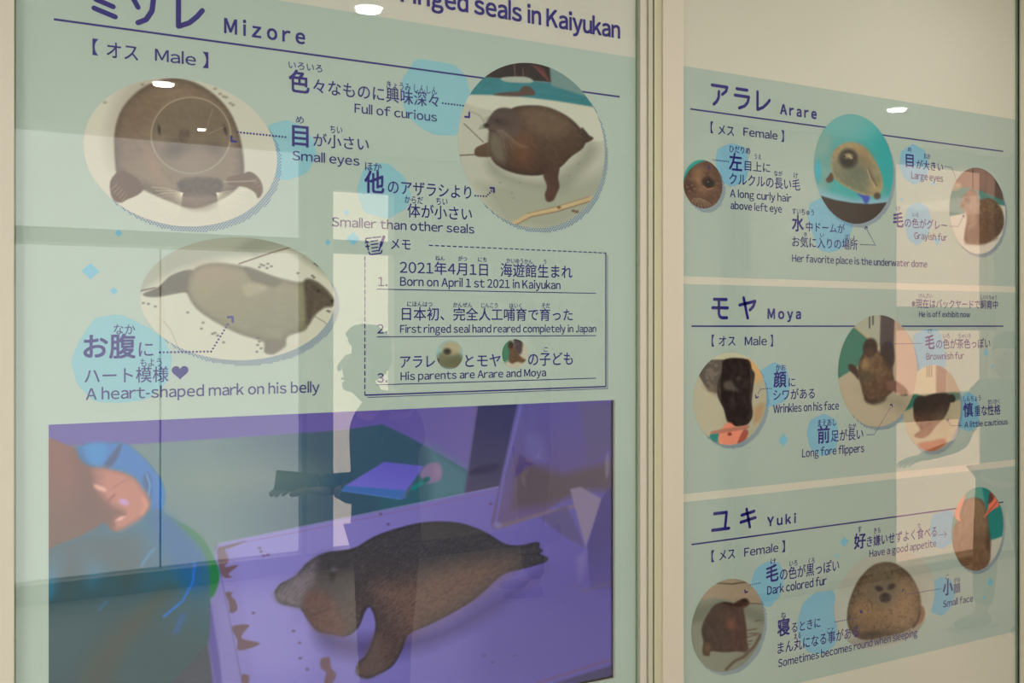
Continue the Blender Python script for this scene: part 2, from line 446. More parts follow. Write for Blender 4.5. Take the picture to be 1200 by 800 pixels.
blob(lsec, [(111, 371.7), (141.7, 367.7), (176.7, 385), (193, 398), (202, 420), (197, 446.7), (173, 468), (143, 472), (110, 470.7), (90, 450), (82.7, 422.7), (93.3, 398)])
for d in ((405.8, 248.7, 3.6, 4), (384, 284, 3.5, 4), (413.7, 279.6, 8, 8), (139, 273, 4.5, 4.5), (106, 317.7, 10.5, 9.5), (133.3, 340.7, 5, 4.5)): diamond(lsec, *d)
cap_j(lsec, 'japanese_caption', ('いろいろ', 338, 377.5, 71, 80.5), ('色', 338.8, 362, 82.5, 107.5, dict(off=.022)),
      ('々なものに興味深々', 366.9, 513.8, 92.5, 109.5), ('きょうみ しんしん', 452.7, 512, 94.5, 104))
cap_e(lsec, 'Full of curious', 415.4, 511.7, 121.5, 131.9)
leader(lsec, [(518.5, 121), (542.5, 124)], .0021, .0068, ((549.5, 137.5), -45), .010)
cap_j(lsec, 'japanese_caption', ('め', 346.5, 355.8, 135.5, 144.5), ('目', 342.5, 361, 146.5, 171, dict(off=.022)),
      ('が小さい', 367, 432, 156.3, 171.5), ('ちい', 386.7, 400.8, 146.8, 156))
cap_e(lsec, 'Small eyes', 342.5, 421, 176.7, 187.5)
leader(lsec, [(278.3, 155), (334.3, 160.7)], .0021, .0064, ((271, 165.5), -135), .009)
cap_j(lsec, 'japanese_caption', ('ほか', 427.7, 447, 189.6, 199.8), ('他', 427.3, 449.6, 201, 225.4, dict(off=.022)),
      ('のアザラシより', 454.4, 551.9, 210.8, 227), ('からだ', 474, 495.4, 229.2, 238), ('ちい', 511, 524, 231.2, 240),
      ('体が小さい', 477.3, 552.7, 239, 254.5))
cap_e(lsec, 'Smaller than other seals', 388.8, 555.4, 254.4, 265)
leader(lsec, [(556.6, 229.4), (569.5, 230), (575.5, 224)], .0021, .0068, ((578.5, 220.5), 45), .009)
cap_j(lsec, 'japanese_caption', ('なか', 133.3, 158.3, 380, 392), ('お腹', 98.3, 158.3, 393, 420, dict(off=.022)),
      ('に', 162.7, 179.3, 400.5, 418.5), ('もよう', 164.3, 189.3, 420, 430), ('ハート模様', 99, 197.3, 431.8, 449.8))
c = U(211, 436.5); k = U(221, 436.5)[0] - c[0]
MB().poly([(c[0] + k * .98 * (16 * math.sin(t) ** 3) / 16, c[1] + k * .95 * (13 * math.cos(t) - 5 * math.cos(2 * t) - 2 * math.cos(3 * t) - math.cos(4 * t)) / 16 + k * .1) for t in [i * 2 * math.pi / 40 for i in range(40)]], Y4).build('heart_mark', NAVY, lsec)
cap_e(lsec, 'A heart-shaped mark on his belly', 100.7, 374, 455, 468.3)
leader(lsec, [(187.3, 412.7), (247.3, 411.7), (266.7, 380)], .0021, .0066, ((272.5, 371.5), 45), .009)

# memo box
mb = MB()
def dash(a, c, wd, on, offl):
    p, q = U(*a), U(*c)
    if abs(p[0] - q[0]) < abs(p[1] - q[1]):
        z = max(p[1], q[1]); e = min(p[1], q[1])
        while z > e:
            mb.poly([(p[0] - wd / 2, max(e, z - on)), (p[0] + wd / 2, max(e, z - on)), (p[0] + wd / 2, z), (p[0] - wd / 2, z)], Y3); z -= on + offl
    else:
        x = p[0]; z = (p[1] + q[1]) / 2
        while x < q[0]:
            e = min(q[0], x + on); mb.poly([(x, z - wd / 2), (e, z - wd / 2), (e, z + wd / 2), (x, z + wd / 2)], Y3); x += on + offl
def solid(a, c, wd):
    p, q = U(*a), U(*c)
    if abs(p[0] - q[0]) < abs(p[1] - q[1]): mb.poly([(p[0] - wd / 2, q[1]), (p[0] + wd / 2, q[1]), (p[0] + wd / 2, p[1]), (p[0] - wd / 2, p[1])], Y3)
    else:
        z = (p[1] + q[1]) / 2; mb.poly([(p[0], z - wd / 2), (q[0], z - wd / 2), (q[0], z + wd / 2), (p[0], z + wd / 2)], Y3)
dash((502.5, 287.5), (710, 296.3), .0022, .0095, .0045); dash((427.5, 300), (427.5, 463), .0022, .0095, .0045)
solid((709.7, 296.3), (709.7, 453), .0026); solid((711.7, 298.5), (711.7, 455.5), .0014)
solid((427.5, 462.5), (709.7, 453), .003); solid((430.5, 465), (711.7, 455.5), .0014)
memo = mb.build('memo_box', NAVY, left, 'dashed and double-lined memo frame')
for a, c in (((441.3, 338.8), (698.3, 343.5)), ((441.3, 394.3), (698.3, 393.3)), ((441.3, 450.5), (698.3, 443.2))): rule(memo, a, c, .0018, 'underline')
cap_j(memo, 'memo_heading', ('メモ', 458, 480.8, 279, 292.5))
cap_j(memo, 'japanese_caption', ('ねん', 510, 520.8, 299.5, 305.2), ('がつ', 536.5, 547, 300.2, 306), ('にち', 560, 570, 301.2, 306.8),
      ('かいゆうかん', 593.3, 623.8, 302.4, 308.4), ('う', 636.5, 640, 303.8, 309.4), ('2021年4月1日', 468.3, 571.3, 305.8, 320.6), ('海遊館生まれ', 586.3, 670.5, 308.8, 324))
cap_e(memo, 'Born on April 1 st 2021 in Kaiyukan', 468.8, 656.3, 324.5, 334.6)
cap_e(memo, '1.', 443, 453.8, 324.6, 335, 'item_number', 1.1)
cap_j(memo, 'japanese_caption', ('にほんはつ', 477, 506.3, 353, 359.3), ('かんぜん', 530.8, 553, 354.2, 360), ('じんこう', 563.8, 583, 354.8, 360.6),
      ('ほいく', 596.8, 610.8, 355.2, 361), ('そだ', 634.5, 644.3, 355, 361), ('日本初、完全人工哺育で育った', 470.8, 670.8, 360.5, 375.3))
cap_e(memo, 'First ringed seal hand reared completely in Japan', 468.8, 698.3, 380.8, 389.8)
cap_e(memo, '2.', 442, 453.8, 380, 390.5, 'item_number', 1.1)
cap_j(memo, 'japanese_caption', ('アラレ', 468.8, 509.5, 416.6, 431.6), ('とモヤ', 545, 586.3, 415.4, 430.6), ('の子ども', 618.8, 670.8, 413.6, 428.8), ('こ', 637, 641.8, 406.4, 412.4))
cap_e(memo, 'His parents are Arare and Moya', 469.3, 639.5, 436.2, 445.3)
cap_e(memo, '3.', 442, 453.8, 437.5, 448, 'item_number', 1.1)
mb = MB()                                     # notepad and pen symbol
q = lambda *p: [U(428 + a * 22, 277.5 + c * 21 + a * -.5) for a, c in p]
mb.stroke(q((.08, .25), (.02, .22), (.02, .1), (.3, .06)), .0028, Y4); mb.stroke(q((.4, .05), (.82, .02)), .0028, Y4)
mb.stroke(q((.1, .42), (.16, .72)), .0028, Y4); mb.stroke(q((.18, .85), (.26, 1), (.84, .92), (.88, .78)), .0028, Y4)
mb.stroke(q((.0, .32), (.16, .3)), .0028, Y4); mb.stroke(q((.02, .55), (.2, .52)), .0028, Y4)
for i in (0, 1, 2, 3): mb.stroke(q((.28 + .03 * i, .25 + .19 * i), (.66 + .0 * i, .21 + .19 * i)), .0026, Y4)
mb.stroke(q((.98, .02), (.82, .5)), .0062, Y4); mb.stroke(q((.80, .55), (.72, .8)), .0034, Y4)
mb.build('notepad_symbol', NAVY, memo)

# -- right poster, top band
a = rs[0]
title(a, [((832.5, 853.2, 97.5, 123.5), A_), ((859.6, 878.7, 101.6, 127.6), RA), ((886, 902.9, 105.6, 130), RE)], .0082)
cap_e(a, 'Arare', 914.2, 956.4, 122, 133.4, 'name_in_english', 1.5, .04, NAVY)
rule(a, (808.7, 127.8), (1175.5, 177.3), .0038)
cap_j(a, 'bracket', ('【', 832.5, 835.6, 143, 155.8), ('】', 915.3, 918.4, 153.2, 166)); cap_j(a, 'sex_caption', ('メス', 841.3, 859.8, 145.6, 158.2)); cap_e(a, 'Female', 871, 910.8, 149.5, 158.8, 'sex_in_english')
blob(a, [(841, 174), (856.8, 167.8), (872, 172), (876, 182), (877, 199), (873.6, 212), (858, 219), (846.7, 214), (839.6, 202), (838.5, 186)], BLUE_R)
cap_j(a, 'japanese_caption', ('ひだりめ', 854.4, 878.8, 170.2, 178.4), ('うえ', 883.8, 891.7, 180, 186.3), ('左', 854.4, 868.9, 180, 199.5, dict(off=.022)), ('目上に', 872.4, 902.3, 188.4, 199.8),
      ('なが', 906.9, 916.5, 199.8, 206), ('け', 930, 934.5, 202, 208.8), ('クルクルの長い毛', 854.4, 937.3, 202.8, 216))
cap_e(a, 'A long curly hair', 855.2, 927, 221.9, 230.7); cap_e(a, 'above left eye', 855.9, 915.8, 236, 244.6)
leader(a, [(835.3, 187.3), (853, 189.4)], .0018, .0062, ((830, 197), -135), .006)
blob(a, [(946, 255), (949, 238), (963, 231), (990, 236), (1001, 262), (993, 283), (983, 293), (971.7, 296), (958, 291.7), (953, 276)], BLUE_R)
cap_j(a, 'japanese_caption', ('すいちゅう', 928, 953.3, 243.6, 251), ('水', 928, 941.2, 252.3, 270.5, dict(off=.022)), ('中ドームが', 944.2, 989.5, 260, 271), ('き', 941.7, 945.3, 272, 277),
      ('い', 960.8, 965.3, 272.6, 278), ('ばしょ', 990, 1001.3, 274.4, 280.6), ('お気に入りの場所', 928, 1004.5, 277, 289))
cap_e(a, 'Her favorite place is the underwater dome', 928, 1086.2, 298.3, 306.5)
leader(a, [(1008, 286.3), (1025.3, 287.2), (1015.3, 268.5)], .0017, .0062, ((1014, 265.5), 110), .007)
blob(a, [(1056, 177), (1070, 168), (1084, 177), (1089, 194), (1085, 210), (1071, 217), (1058.8, 208.8), (1053.5, 194)], BLUE_R)
cap_j(a, 'japanese_caption', ('め', 1063.4, 1067.8, 172, 177.8), ('おお', 1082.2, 1089.7, 179.5, 185.8), ('目', 1061.2, 1070, 180.3, 195.5, dict(off=.022)), ('が大きい', 1073.4, 1104.7, 187.4, 197.8))
cap_e(a, 'Large eyes', 1067.6, 1104.7, 201.2, 209.2)
leader(a, [(1107.1, 195), (1114.6, 196.2), (1120, 210.3)], .0016, .0058)
blob(a, [(1063.4, 242.5), (1075.6, 236.5), (1087.8, 242.5), (1091, 261), (1086.9, 278), (1074.7, 288.4), (1063.4, 280), (1059, 261)], BLUE_R)
cap_j(a, 'japanese_caption', ('け', 1050, 1054.6, 241, 247), ('いろ', 1069, 1076, 248.6, 254.4), ('毛', 1046.6, 1058.2, 249, 265.8, dict(off=.022)), ('の色がグレー', 1060, 1109.4, 255.4, 266.4))
cap_e(a, 'Grayish fur', 1071, 1109.4, 272.1, 279.8)
leader(a, [(1112.8, 265), (1122.5, 265.4), (1127.4, 255)], .0016, .0058, ((1129, 252.5), 60), .006)
for d in ((1056.5, 233.5, 1.8, 2.5), (1098.5, 282, 4, 5), (1093, 215, 2.5, 3)): diamond(a, *d)
# -- middle band
a = rs[1]
title(a, [((833.2, 853.8, 348.6, 374), MO), ((865, 886, 346.8, 374.4), YA)], .0082)
cap_e(a, 'Moya', 899.5, 938, 361.7, 373.2, 'name_in_english', 1.5, .04, NAVY)
rule(a, (810, 381.7), (1175.5, 382.3), .0038)
cap_j(a, 'bracket', ('【', 833.7, 836.8, 392.8, 405.8), ('】', 902.5, 905.4, 392.8, 405.8)); cap_j(a, 'sex_caption', ('オス', 842, 861.3, 393.6, 405.8)); cap_e(a, 'Male', 872.5, 898.3, 394.7, 404.5, 'sex_in_english')
blob(a, [(888, 436), (907.3, 423.6), (922, 431.5), (925.6, 450.8), (922, 469), (902, 477), (890, 474)], BLUE_R)
cap_j(a, 'japanese_caption', ('かお', 908.7, 920.4, 427, 434.6), ('顔', 906.4, 920.9, 436, 454, dict(off=.022)), ('に', 923.9, 931.4, 442.5, 453.5), ('シワがある', 906, 954.4, 456.8, 469.2))
cap_e(a, 'Wrinkles on his face', 906, 982.6, 474.3, 483.8)
leader(a, [(903.4, 455), (890.6, 455.9), (888, 460)], .0017, .0062, ((885.5, 466), -120), .007)
diamond(a, 917.8, 515.5, 5.5, 8)
blob(a, [(948.9, 492.3), (965.3, 484), (980, 492), (983, 510.7), (978, 529), (963.5, 535), (949, 525), (945, 507)], BLUE_R)
cap_j(a, 'japanese_caption', ('まえあし', 958, 979.3, 491.6, 500), ('前', 958, 971.6, 500.4, 519.4, dict(off=.022)), ('足が長い', 973.4, 1011.2, 504.6, 517.6), ('なが', 994, 1002.8, 496.4, 503))
cap_e(a, 'Long fore flippers', 939.7, 1012.3, 526.2, 535.6)
leader(a, [(1015.6, 509.4), (1024, 508.8), (1042.5, 478)], .0017, .0062, ((1044.5, 473.5), 60), .007)
cap_j(a, 'japanese_caption', ('※現在はバックヤードで飼育中', 1068, 1169, 350.4, 360.6), ('げんざい', 1076.4, 1092, 343.8, 349), ('しいくちゅう', 1149, 1167.6, 345.4, 350.6))
cap_e(a, 'He is off exhibit now', 1076.7, 1136.4, 364.7, 371.2)
blob(a, [(1070, 392), (1084, 385.6), (1098.7, 386), (1105, 398.7), (1108.7, 414.7), (1106.7, 432), (1092, 440), (1075, 433), (1073, 417)], BLUE_R)
cap_j(a, 'japanese_caption', ('け', 1087.3, 1091.7, 385, 391), ('いろ', 1105, 1112.4, 390.5, 396.4), ('ちゃいろ', 1122.7, 1137, 390.8, 396.4), ('毛', 1084, 1094.7, 393, 409, dict(off=.022)), ('の色が茶色っぽい', 1096.7, 1160, 397.6, 408.8))
cap_e(a, 'Brownish fur', 1085.3, 1129.3, 413.8, 421.4)
leader(a, [(1079.7, 402.3), (1043, 402.9)], .0015, .0052, ((1040, 403), 180), .006)
for d in ((1155, 413, 3, 4.8), (1163, 429, 1.6, 2.4)): diamond(a, *d)
blob(a, [(1124, 468), (1133.6, 458), (1143.3, 464), (1147.3, 474.8), (1146.8, 499), (1134.5, 506), (1123, 501), (1121, 482)], BLUE_R)
cap_j(a, 'japanese_caption', ('しんちょう', 1128.7, 1149, 464, 470.6), ('せいかく', 1157.3, 1171, 467.6, 473.6), ('慎', 1128.7, 1139.8, 472.7, 488.6, dict(off=.022)), ('重な性格', 1141.5, 1172, 475.8, 487.6))
cap_e(a, 'A little cautious', 1129.8, 1180.5, 494.2, 500.8)
leader(a, [(1126.6, 498.4), (1113.5, 498.7), (1111, 494)], .0016, .0056, ((1109.8, 491.2), 110), .006)
# -- bottom band
a = rs[2]
title(a, [((833, 855.4, 599, 623.2), YU), ((866.3, 886.3, 595.4, 620.6), KI)], .0082)
cap_e(a, 'Yuki', 898.9, 932.2, 605.9, 616.4, 'name_in_english', 1.5, .04, NAVY)
rule(a, (810, 637.2), (1175.5, 588.5), .0038)
cap_j(a, 'bracket', ('【', 833.4, 836.9, 645.3, 658.4), ('】', 916, 919.5, 633.9, 647)); cap_j(a, 'sex_caption', ('メス', 842.5, 860.9, 644.6, 657.2)); cap_e(a, 'Female', 871.9, 911.6, 642.1, 651.8, 'sex_in_english')
blob(a, [(885, 666), (899.4, 657), (912.5, 658.8), (917, 668), (918.6, 680), (913.7, 697.6), (902.3, 711.4), (890, 709), (879, 684.6)], BLUE_R)
blob(a, [(934, 729.7), (939.7, 707.7), (954.4, 694), (976.4, 691), (981, 707.7), (980, 754), (965.3, 766), (947, 764.5), (936, 748)], BLUE_R)
cap_j(a, 'japanese_caption', ('け', 902.9, 908.7, 654.4, 661.6), ('いろ', 924.8, 933.9, 656.8, 663.8), ('くろ', 947, 954, 653.8, 660.8), ('毛', 897.6, 911.6, 663.4, 682.4, dict(off=.022)), ('の色が黒っぽい', 913.7, 983, 666.4, 680.4))
cap_e(a, 'Dark colored fur', 898.9, 968.2, 686.8, 696.6)
leader(a, [(890, 682.7), (878.8, 685)], .0017, .0062, ((873, 694), -120), .007)
blob(a, [(1092, 603), (1109.5, 597.6), (1122, 600), (1120, 634), (1103.4, 643), (1092, 638.8), (1089.4, 619.5)], BLUE_R)
cap_j(a, 'japanese_caption', ('す', 1005, 1009.2, 616.6, 624), ('きら', 1023.8, 1031.3, 618.6, 625), ('好', 1000.7, 1014, 626.4, 643.4, dict(off=.022)), ('き嫌いせずよく食べる', 1015.5, 1097.3, 628.4, 641), ('た', 1075, 1079, 612.6, 619))
cap_e(a, 'Have a good appetite', 1018.5, 1096.7, 644.4, 652.6)
mb = MB(); mb.stroke([U(1099.5, 626.8), U(1108.6, 625.4)], .0016, Y4); mb.stroke([U(1106, 622.5), U(1108.8, 625.4), U(1106.2, 629.5)], .0018, Y4); mb.build('thin_arrow', NAVY2, a)
for d in ((989, 634.4, 5, 6.2), (980, 650.8, 2, 3), (1160.4, 682, 3.5, 5), (1153, 699.6, 1.6, 2.4)): diamond(a, *d)
blob(a, [(1092, 681), (1103, 675), (1115.3, 679.4), (1118.8, 695), (1115.3, 710), (1103.9, 721.7), (1090, 717)], BLUE_R)
cap_j(a, 'japanese_caption', ('こ', 1107.7, 1111.8, 673, 679), ('がお', 1117.4, 1124.9, 677.2, 683), ('小', 1104.8, 1115.8, 680.6, 697.8, dict(off=.022)), ('顔', 1117, 1124.9, 684.4, 695.6))
cap_e(a, 'Small face', 1104.8, 1139.8, 703.8, 711.4)
leader(a, [(1101.6, 689.5), (1062.8, 696)], .0016, .0054, ((1057, 691), 135), .006)
cap_j(a, 'japanese_caption', ('ね', 915, 920.7, 717.2, 724.6), ('寝', 911, 924.8, 726.6, 745.6, dict(off=.022)), ('るときに', 927.2, 961, 729.6, 741.6), ('まる', 930.4, 938, 742, 748.8), ('こと', 969, 977, 735.6, 742.4), ('まん丸になる事がある', 911, 1005.7, 753, 766.4))
cap_e(a, 'Sometimes becomes round when sleeping', 911.6, 1074.6, 772.4, 781.4)
leader(a, [(977.9, 728.4), (1003, 723.6)], .0017, .0060, ((1009.5, 715.5), 60), .007)
# ------------------------------------------------------------------ printed photographs and the video picture, painted in code
rng = np.random.default_rng(7)
LAT = rng.random((64, 64))
def vnoise(x, y, s, oct=3):
    out = 0; amp = 1; tot = 0
    for o in range(oct):
        u = x / s * 2 ** o + 17 * o; v = y / s * 2 ** o + 31 * o
        i = np.floor(u).astype(int); j = np.floor(v).astype(int); fu = u - i; fv = v - j
        fu = fu * fu * (3 - 2 * fu); fv = fv * fv * (3 - 2 * fv)
        g = lambda a, c: LAT[a % 64, c % 64]
        out = out + amp * ((g(i, j) * (1 - fu) + g(i + 1, j) * fu) * (1 - fv) + (g(i, j + 1) * (1 - fu) + g(i + 1, j + 1) * fu) * fv)
        tot += amp; amp *= .5
    return out / tot
def catmull(P, k=4):
    P = np.array(P, float); n = len(P); out = []
    for i in range(n):
        a, b, c, d = P[i - 1], P[i], P[(i + 1) % n], P[(i + 2) % n]
        for t in np.arange(k) / k:
            out.append(.5 * (2 * b + (c - a) * t + (2 * a - 5 * b + 4 * c - d) * t * t + (3 * b - a - 3 * c + d) * t ** 3))
    return np.array(out)
class Paint:
    def __init__(s, x, y, base): s.x = x; s.y = y; s.c = np.tile(np.array(base, float), (len(x), 1))
    def mix(s, m, col):
        col = np.array(col, float)
        s.c = s.c * (1 - m[:, None]) + (col if col.ndim > 1 else col[None]) * m[:, None]
    def sd(s, P):                                  # signed distance, negative inside
        P = np.array(P, float); d = np.full(len(s.x), 1e9); ins = np.zeros(len(s.x), bool)
        for a, b in zip(P, np.roll(P, -1, 0)):
            ex, ey = b - a; wx = s.x - a[0]; wy = s.y - a[1]
            t = np.clip((wx * ex + wy * ey) / (ex * ex + ey * ey + 1e-9), 0, 1)
            d = np.minimum(d, np.hypot(wx - t * ex, wy - t * ey))
            cnd = (a[1] > s.y) != (b[1] > s.y)
            with np.errstate(divide='ignore', invalid='ignore'):
                xi = a[0] + (s.y - a[1]) / (ey if ey else 1e-9) * ex
            ins ^= cnd & (s.x < xi)
        return np.where(ins, -d, d)
    def poly(s, P, col, soft=.8, al=1.0, smooth=True, shade=None, edge=None):
        if smooth: P = catmull(P)
        sd = s.sd(P); m = np.clip(.5 - sd / soft / 2, 0, 1) * al
        c = np.tile(np.array(col, float), (len(s.x), 1))
        if shade is not None:                     # second colour along a direction: (x0,y0,x1,y1,col2)
            x0, y0, x1, y1, c2 = shade
            t = np.clip(((s.x - x0) * (x1 - x0) + (s.y - y0) * (y1 - y0)) / ((x1 - x0) ** 2 + (y1 - y0) ** 2), 0, 1)
            c = c * (1 - t[:, None]) + np.array(c2, float) * t[:, None]
        if edge is not None:                      # darker or lighter towards the outline: (width, col)
            t = np.clip(1 + sd / edge[0], 0, 1) ** 1.5
            c = c * (1 - t[:, None]) + np.array(edge[1], float) * t[:, None]
        s.mix(m, c); return m
    def ell(s, cx, cy, rx, ry, col, soft=1.0, al=1.0, rot=0):
        ca, sa = math.cos(R(rot)), math.sin(R(rot)); dx = s.x - cx; dy = s.y - cy
        u = (dx * ca + dy * sa) / rx; v = (-dx * sa + dy * ca) / ry
        d = (np.hypot(u, v) - 1) * min(rx, ry)
        m = np.clip(.5 - d / soft / 2, 0, 1) * al; s.mix(m, col); return m
    def ring(s, cx, cy, rx, ry, w_, col, soft=.8, al=1.0):
        d = abs((np.hypot((s.x - cx) / rx, (s.y - cy) / ry) - 1) * min(rx, ry)) - w_ / 2
        s.mix(np.clip(.5 - d / soft / 2, 0, 1) * al, col)
    def line(s, P, wd, col, al=1.0, soft=.7):
        d = np.full(len(s.x), 1e9); P = np.array(P, float)
        for a, b in zip(P, P[1:]):
            e = b - a; wx = s.x - a[0]; wy = s.y - a[1]
            t = np.clip((wx * e[0] + wy * e[1]) / (e @ e + 1e-9), 0, 1)
            d = np.minimum(d, np.hypot(wx - t * e[0], wy - t * e[1]))
        s.mix(np.clip(.5 - (d - wd / 2) / soft / 2, 0, 1) * al, col)
    def grad(s, x0, y0, x1, y1, c2, al=1.0):
        t = np.clip(((s.x - x0) * (x1 - x0) + (s.y - y0) * (y1 - y0)) / ((x1 - x0) ** 2 + (y1 - y0) ** 2), 0, 1) * al
        s.mix(t, c2)
    def fur(s, m, dark, light, sc=(2.2, 1.1), amt=.5, ang=0, th=.5):
        ca, sa = math.cos(R(ang)), math.sin(R(ang))
        n = vnoise((s.x * ca + s.y * sa) / sc[0] * 3, (-s.x * sa + s.y * ca) / sc[1] * 3, 3.0, 2)
        s.mix(m * np.clip((th - n) * 3, 0, 1) * amt * .8, dark); s.mix(m * np.clip((n - th) * 3, 0, 1) * amt * .8, light)
    def blot(s, m, col, sc, th, amt):
        n = vnoise(s.x + 91, s.y + 37, sc, 3); s.mix(m * np.clip((n - th) * 9, 0, 1) * amt, col)
    def specks(s, pts, col, r=.9, al=.8):
        for x, y in pts: s.ell(x, y, r * 1.4, r, col, .8, al)

def vc_mat(name, emit=False, gain=1.0):
    m = bpy.data.materials.new(name); m.use_nodes = True
    nt = m.node_tree; b = nt.nodes['Principled BSDF']
    a = nt.nodes.new('ShaderNodeVertexColor'); a.layer_name = 'print'
    if emit:
        b.inputs['Base Color'].default_value = (.01, .01, .012, 1); b.inputs['Roughness'].default_value = .4
        b.inputs['Specular IOR Level'].default_value = .1
        nt.links.new(a.outputs[0], b.inputs['Emission Color']); b.inputs['Emission Strength'].default_value = gain
    else:
        nt.links.new(a.outputs[0], b.inputs['Base Color']); b.inputs['Roughness'].default_value = .55
        b.inputs['Specular IOR Level'].default_value = .3
    return m
VC = vc_mat('printed_photo'); VE = vc_mat('video_picture', True)
def lin_np(c):
    c = np.clip(c, 0, 255) / 255
    return np.where(c <= .04045, c / 12.92, ((c + .055) / 1.055) ** 2.4)
def to_obj(name, X, Z, faces, rgb, y, material, parent, label, emit=False):
    l = lin_np(rgb) - np.array(VEIL) * (.15 if emit else .62)
    l = l if emit else l / np.array(LIT)
    l = np.clip(l, .004, .95)
    me = bpy.data.meshes.new(name)
    me.vertices.add(len(X)); co = np.zeros((len(X), 3), np.float32); co[:, 0] = X; co[:, 1] = y; co[:, 2] = Z
    me.vertices.foreach_set('co', co.ravel())
    n = len(faces); me.loops.add(4 * n); me.polygons.add(n)
    me.loops.foreach_set('vertex_index', faces.ravel().astype(np.int32))
    me.polygons.foreach_set('loop_start', np.arange(0, 4 * n, 4, dtype=np.int32))
    ca = me.color_attributes.new('print', 'FLOAT_COLOR', 'POINT')
    ca.data.foreach_set('color', np.hstack([l, np.ones((len(l), 1))]).astype(np.float32).ravel())
    me.materials.append(material); me.update(calc_edges=True); me.validate()
    o = bpy.data.objects.new(name, me); COL.objects.link(o); o.parent = parent
    if label: o['label'] = label
    return o
def grid(x0, x1, z0, z1, y, step):
    nx = max(8, int((px_of(x1, (z0 + z1) / 2, y)[0] - px_of(x0, (z0 + z1) / 2, y)[0]) / step))
    nz = max(8, int((px_of((x0 + x1) / 2, z0, y)[1] - px_of((x0 + x1) / 2, z1, y)[1]) / step))
    X, Z = np.meshgrid(np.linspace(x0, x1, nx + 1), np.linspace(z0, z1, nz + 1))
    i, j = np.meshgrid(np.arange(nx), np.arange(nz)); k = (j * (nx + 1) + i).ravel()
    return X.ravel(), Z.ravel(), np.stack([k, k + 1, k + nx + 2, k + nx + 1], 1)
def photo(parent, cx, cy, rx, ry, base, fn, label, step=.9, halo=0, y=-.00105):
    x0, _ = U(cx - rx, cy); x1, _ = U(cx + rx, cy); _, z1 = U(cx, cy - ry); _, z0 = U(cx, cy + ry)
    X, Z, Fc = grid(x0, x1, z0, z1, y, step)
    mx, mz, hx, hz = (x0 + x1) / 2, (z0 + z1) / 2, (x1 - x0) / 2, (z1 - z0) / 2
    r = np.hypot((X - mx) / hx, (Z - mz) / hz)
    keep = (r[Fc] < 1).any(1); Fc = Fc[keep]
    rr = np.maximum(r, 1); X = mx + (X - mx) / rr; Z = mz + (Z - mz) / rr
    used, inv = np.unique(Fc, return_inverse=True); Fc = inv.reshape(-1, 4); X = X[used]; Z = Z[used]
    px, py = px_of(X, Z, y)
    p = Paint(px, py, base); fn(p)
    to_obj('seal_photo', X, Z, Fc, p.c, y, VC, parent, label)
    if halo:                                       # halftone crescent at lower right
        mb = MB(); st = halo; k = .0095
        nx = int(2 * hx / st) + 6; nz = int(2 * hz / (st * .62)) + 8
        for j in range(nz):
            for i in range(nx):
                q = (mx - hx + i * st + (st / 2 if j % 2 else 0), mz + hz - j * st * .62)
                if math.hypot((q[0] - mx) / hx, (q[1] - mz) / hz) > .985 and math.hypot((q[0] - mx - k) / hx, (q[1] - mz + k * 1.1) / hz) < 1.0:
                    mb.disc(q, st * .30, st * .30, Y3 - .00005, 6)
        o = mb.build('halftone_shadow', HALF, parent); o['kind'] = 'stuff'

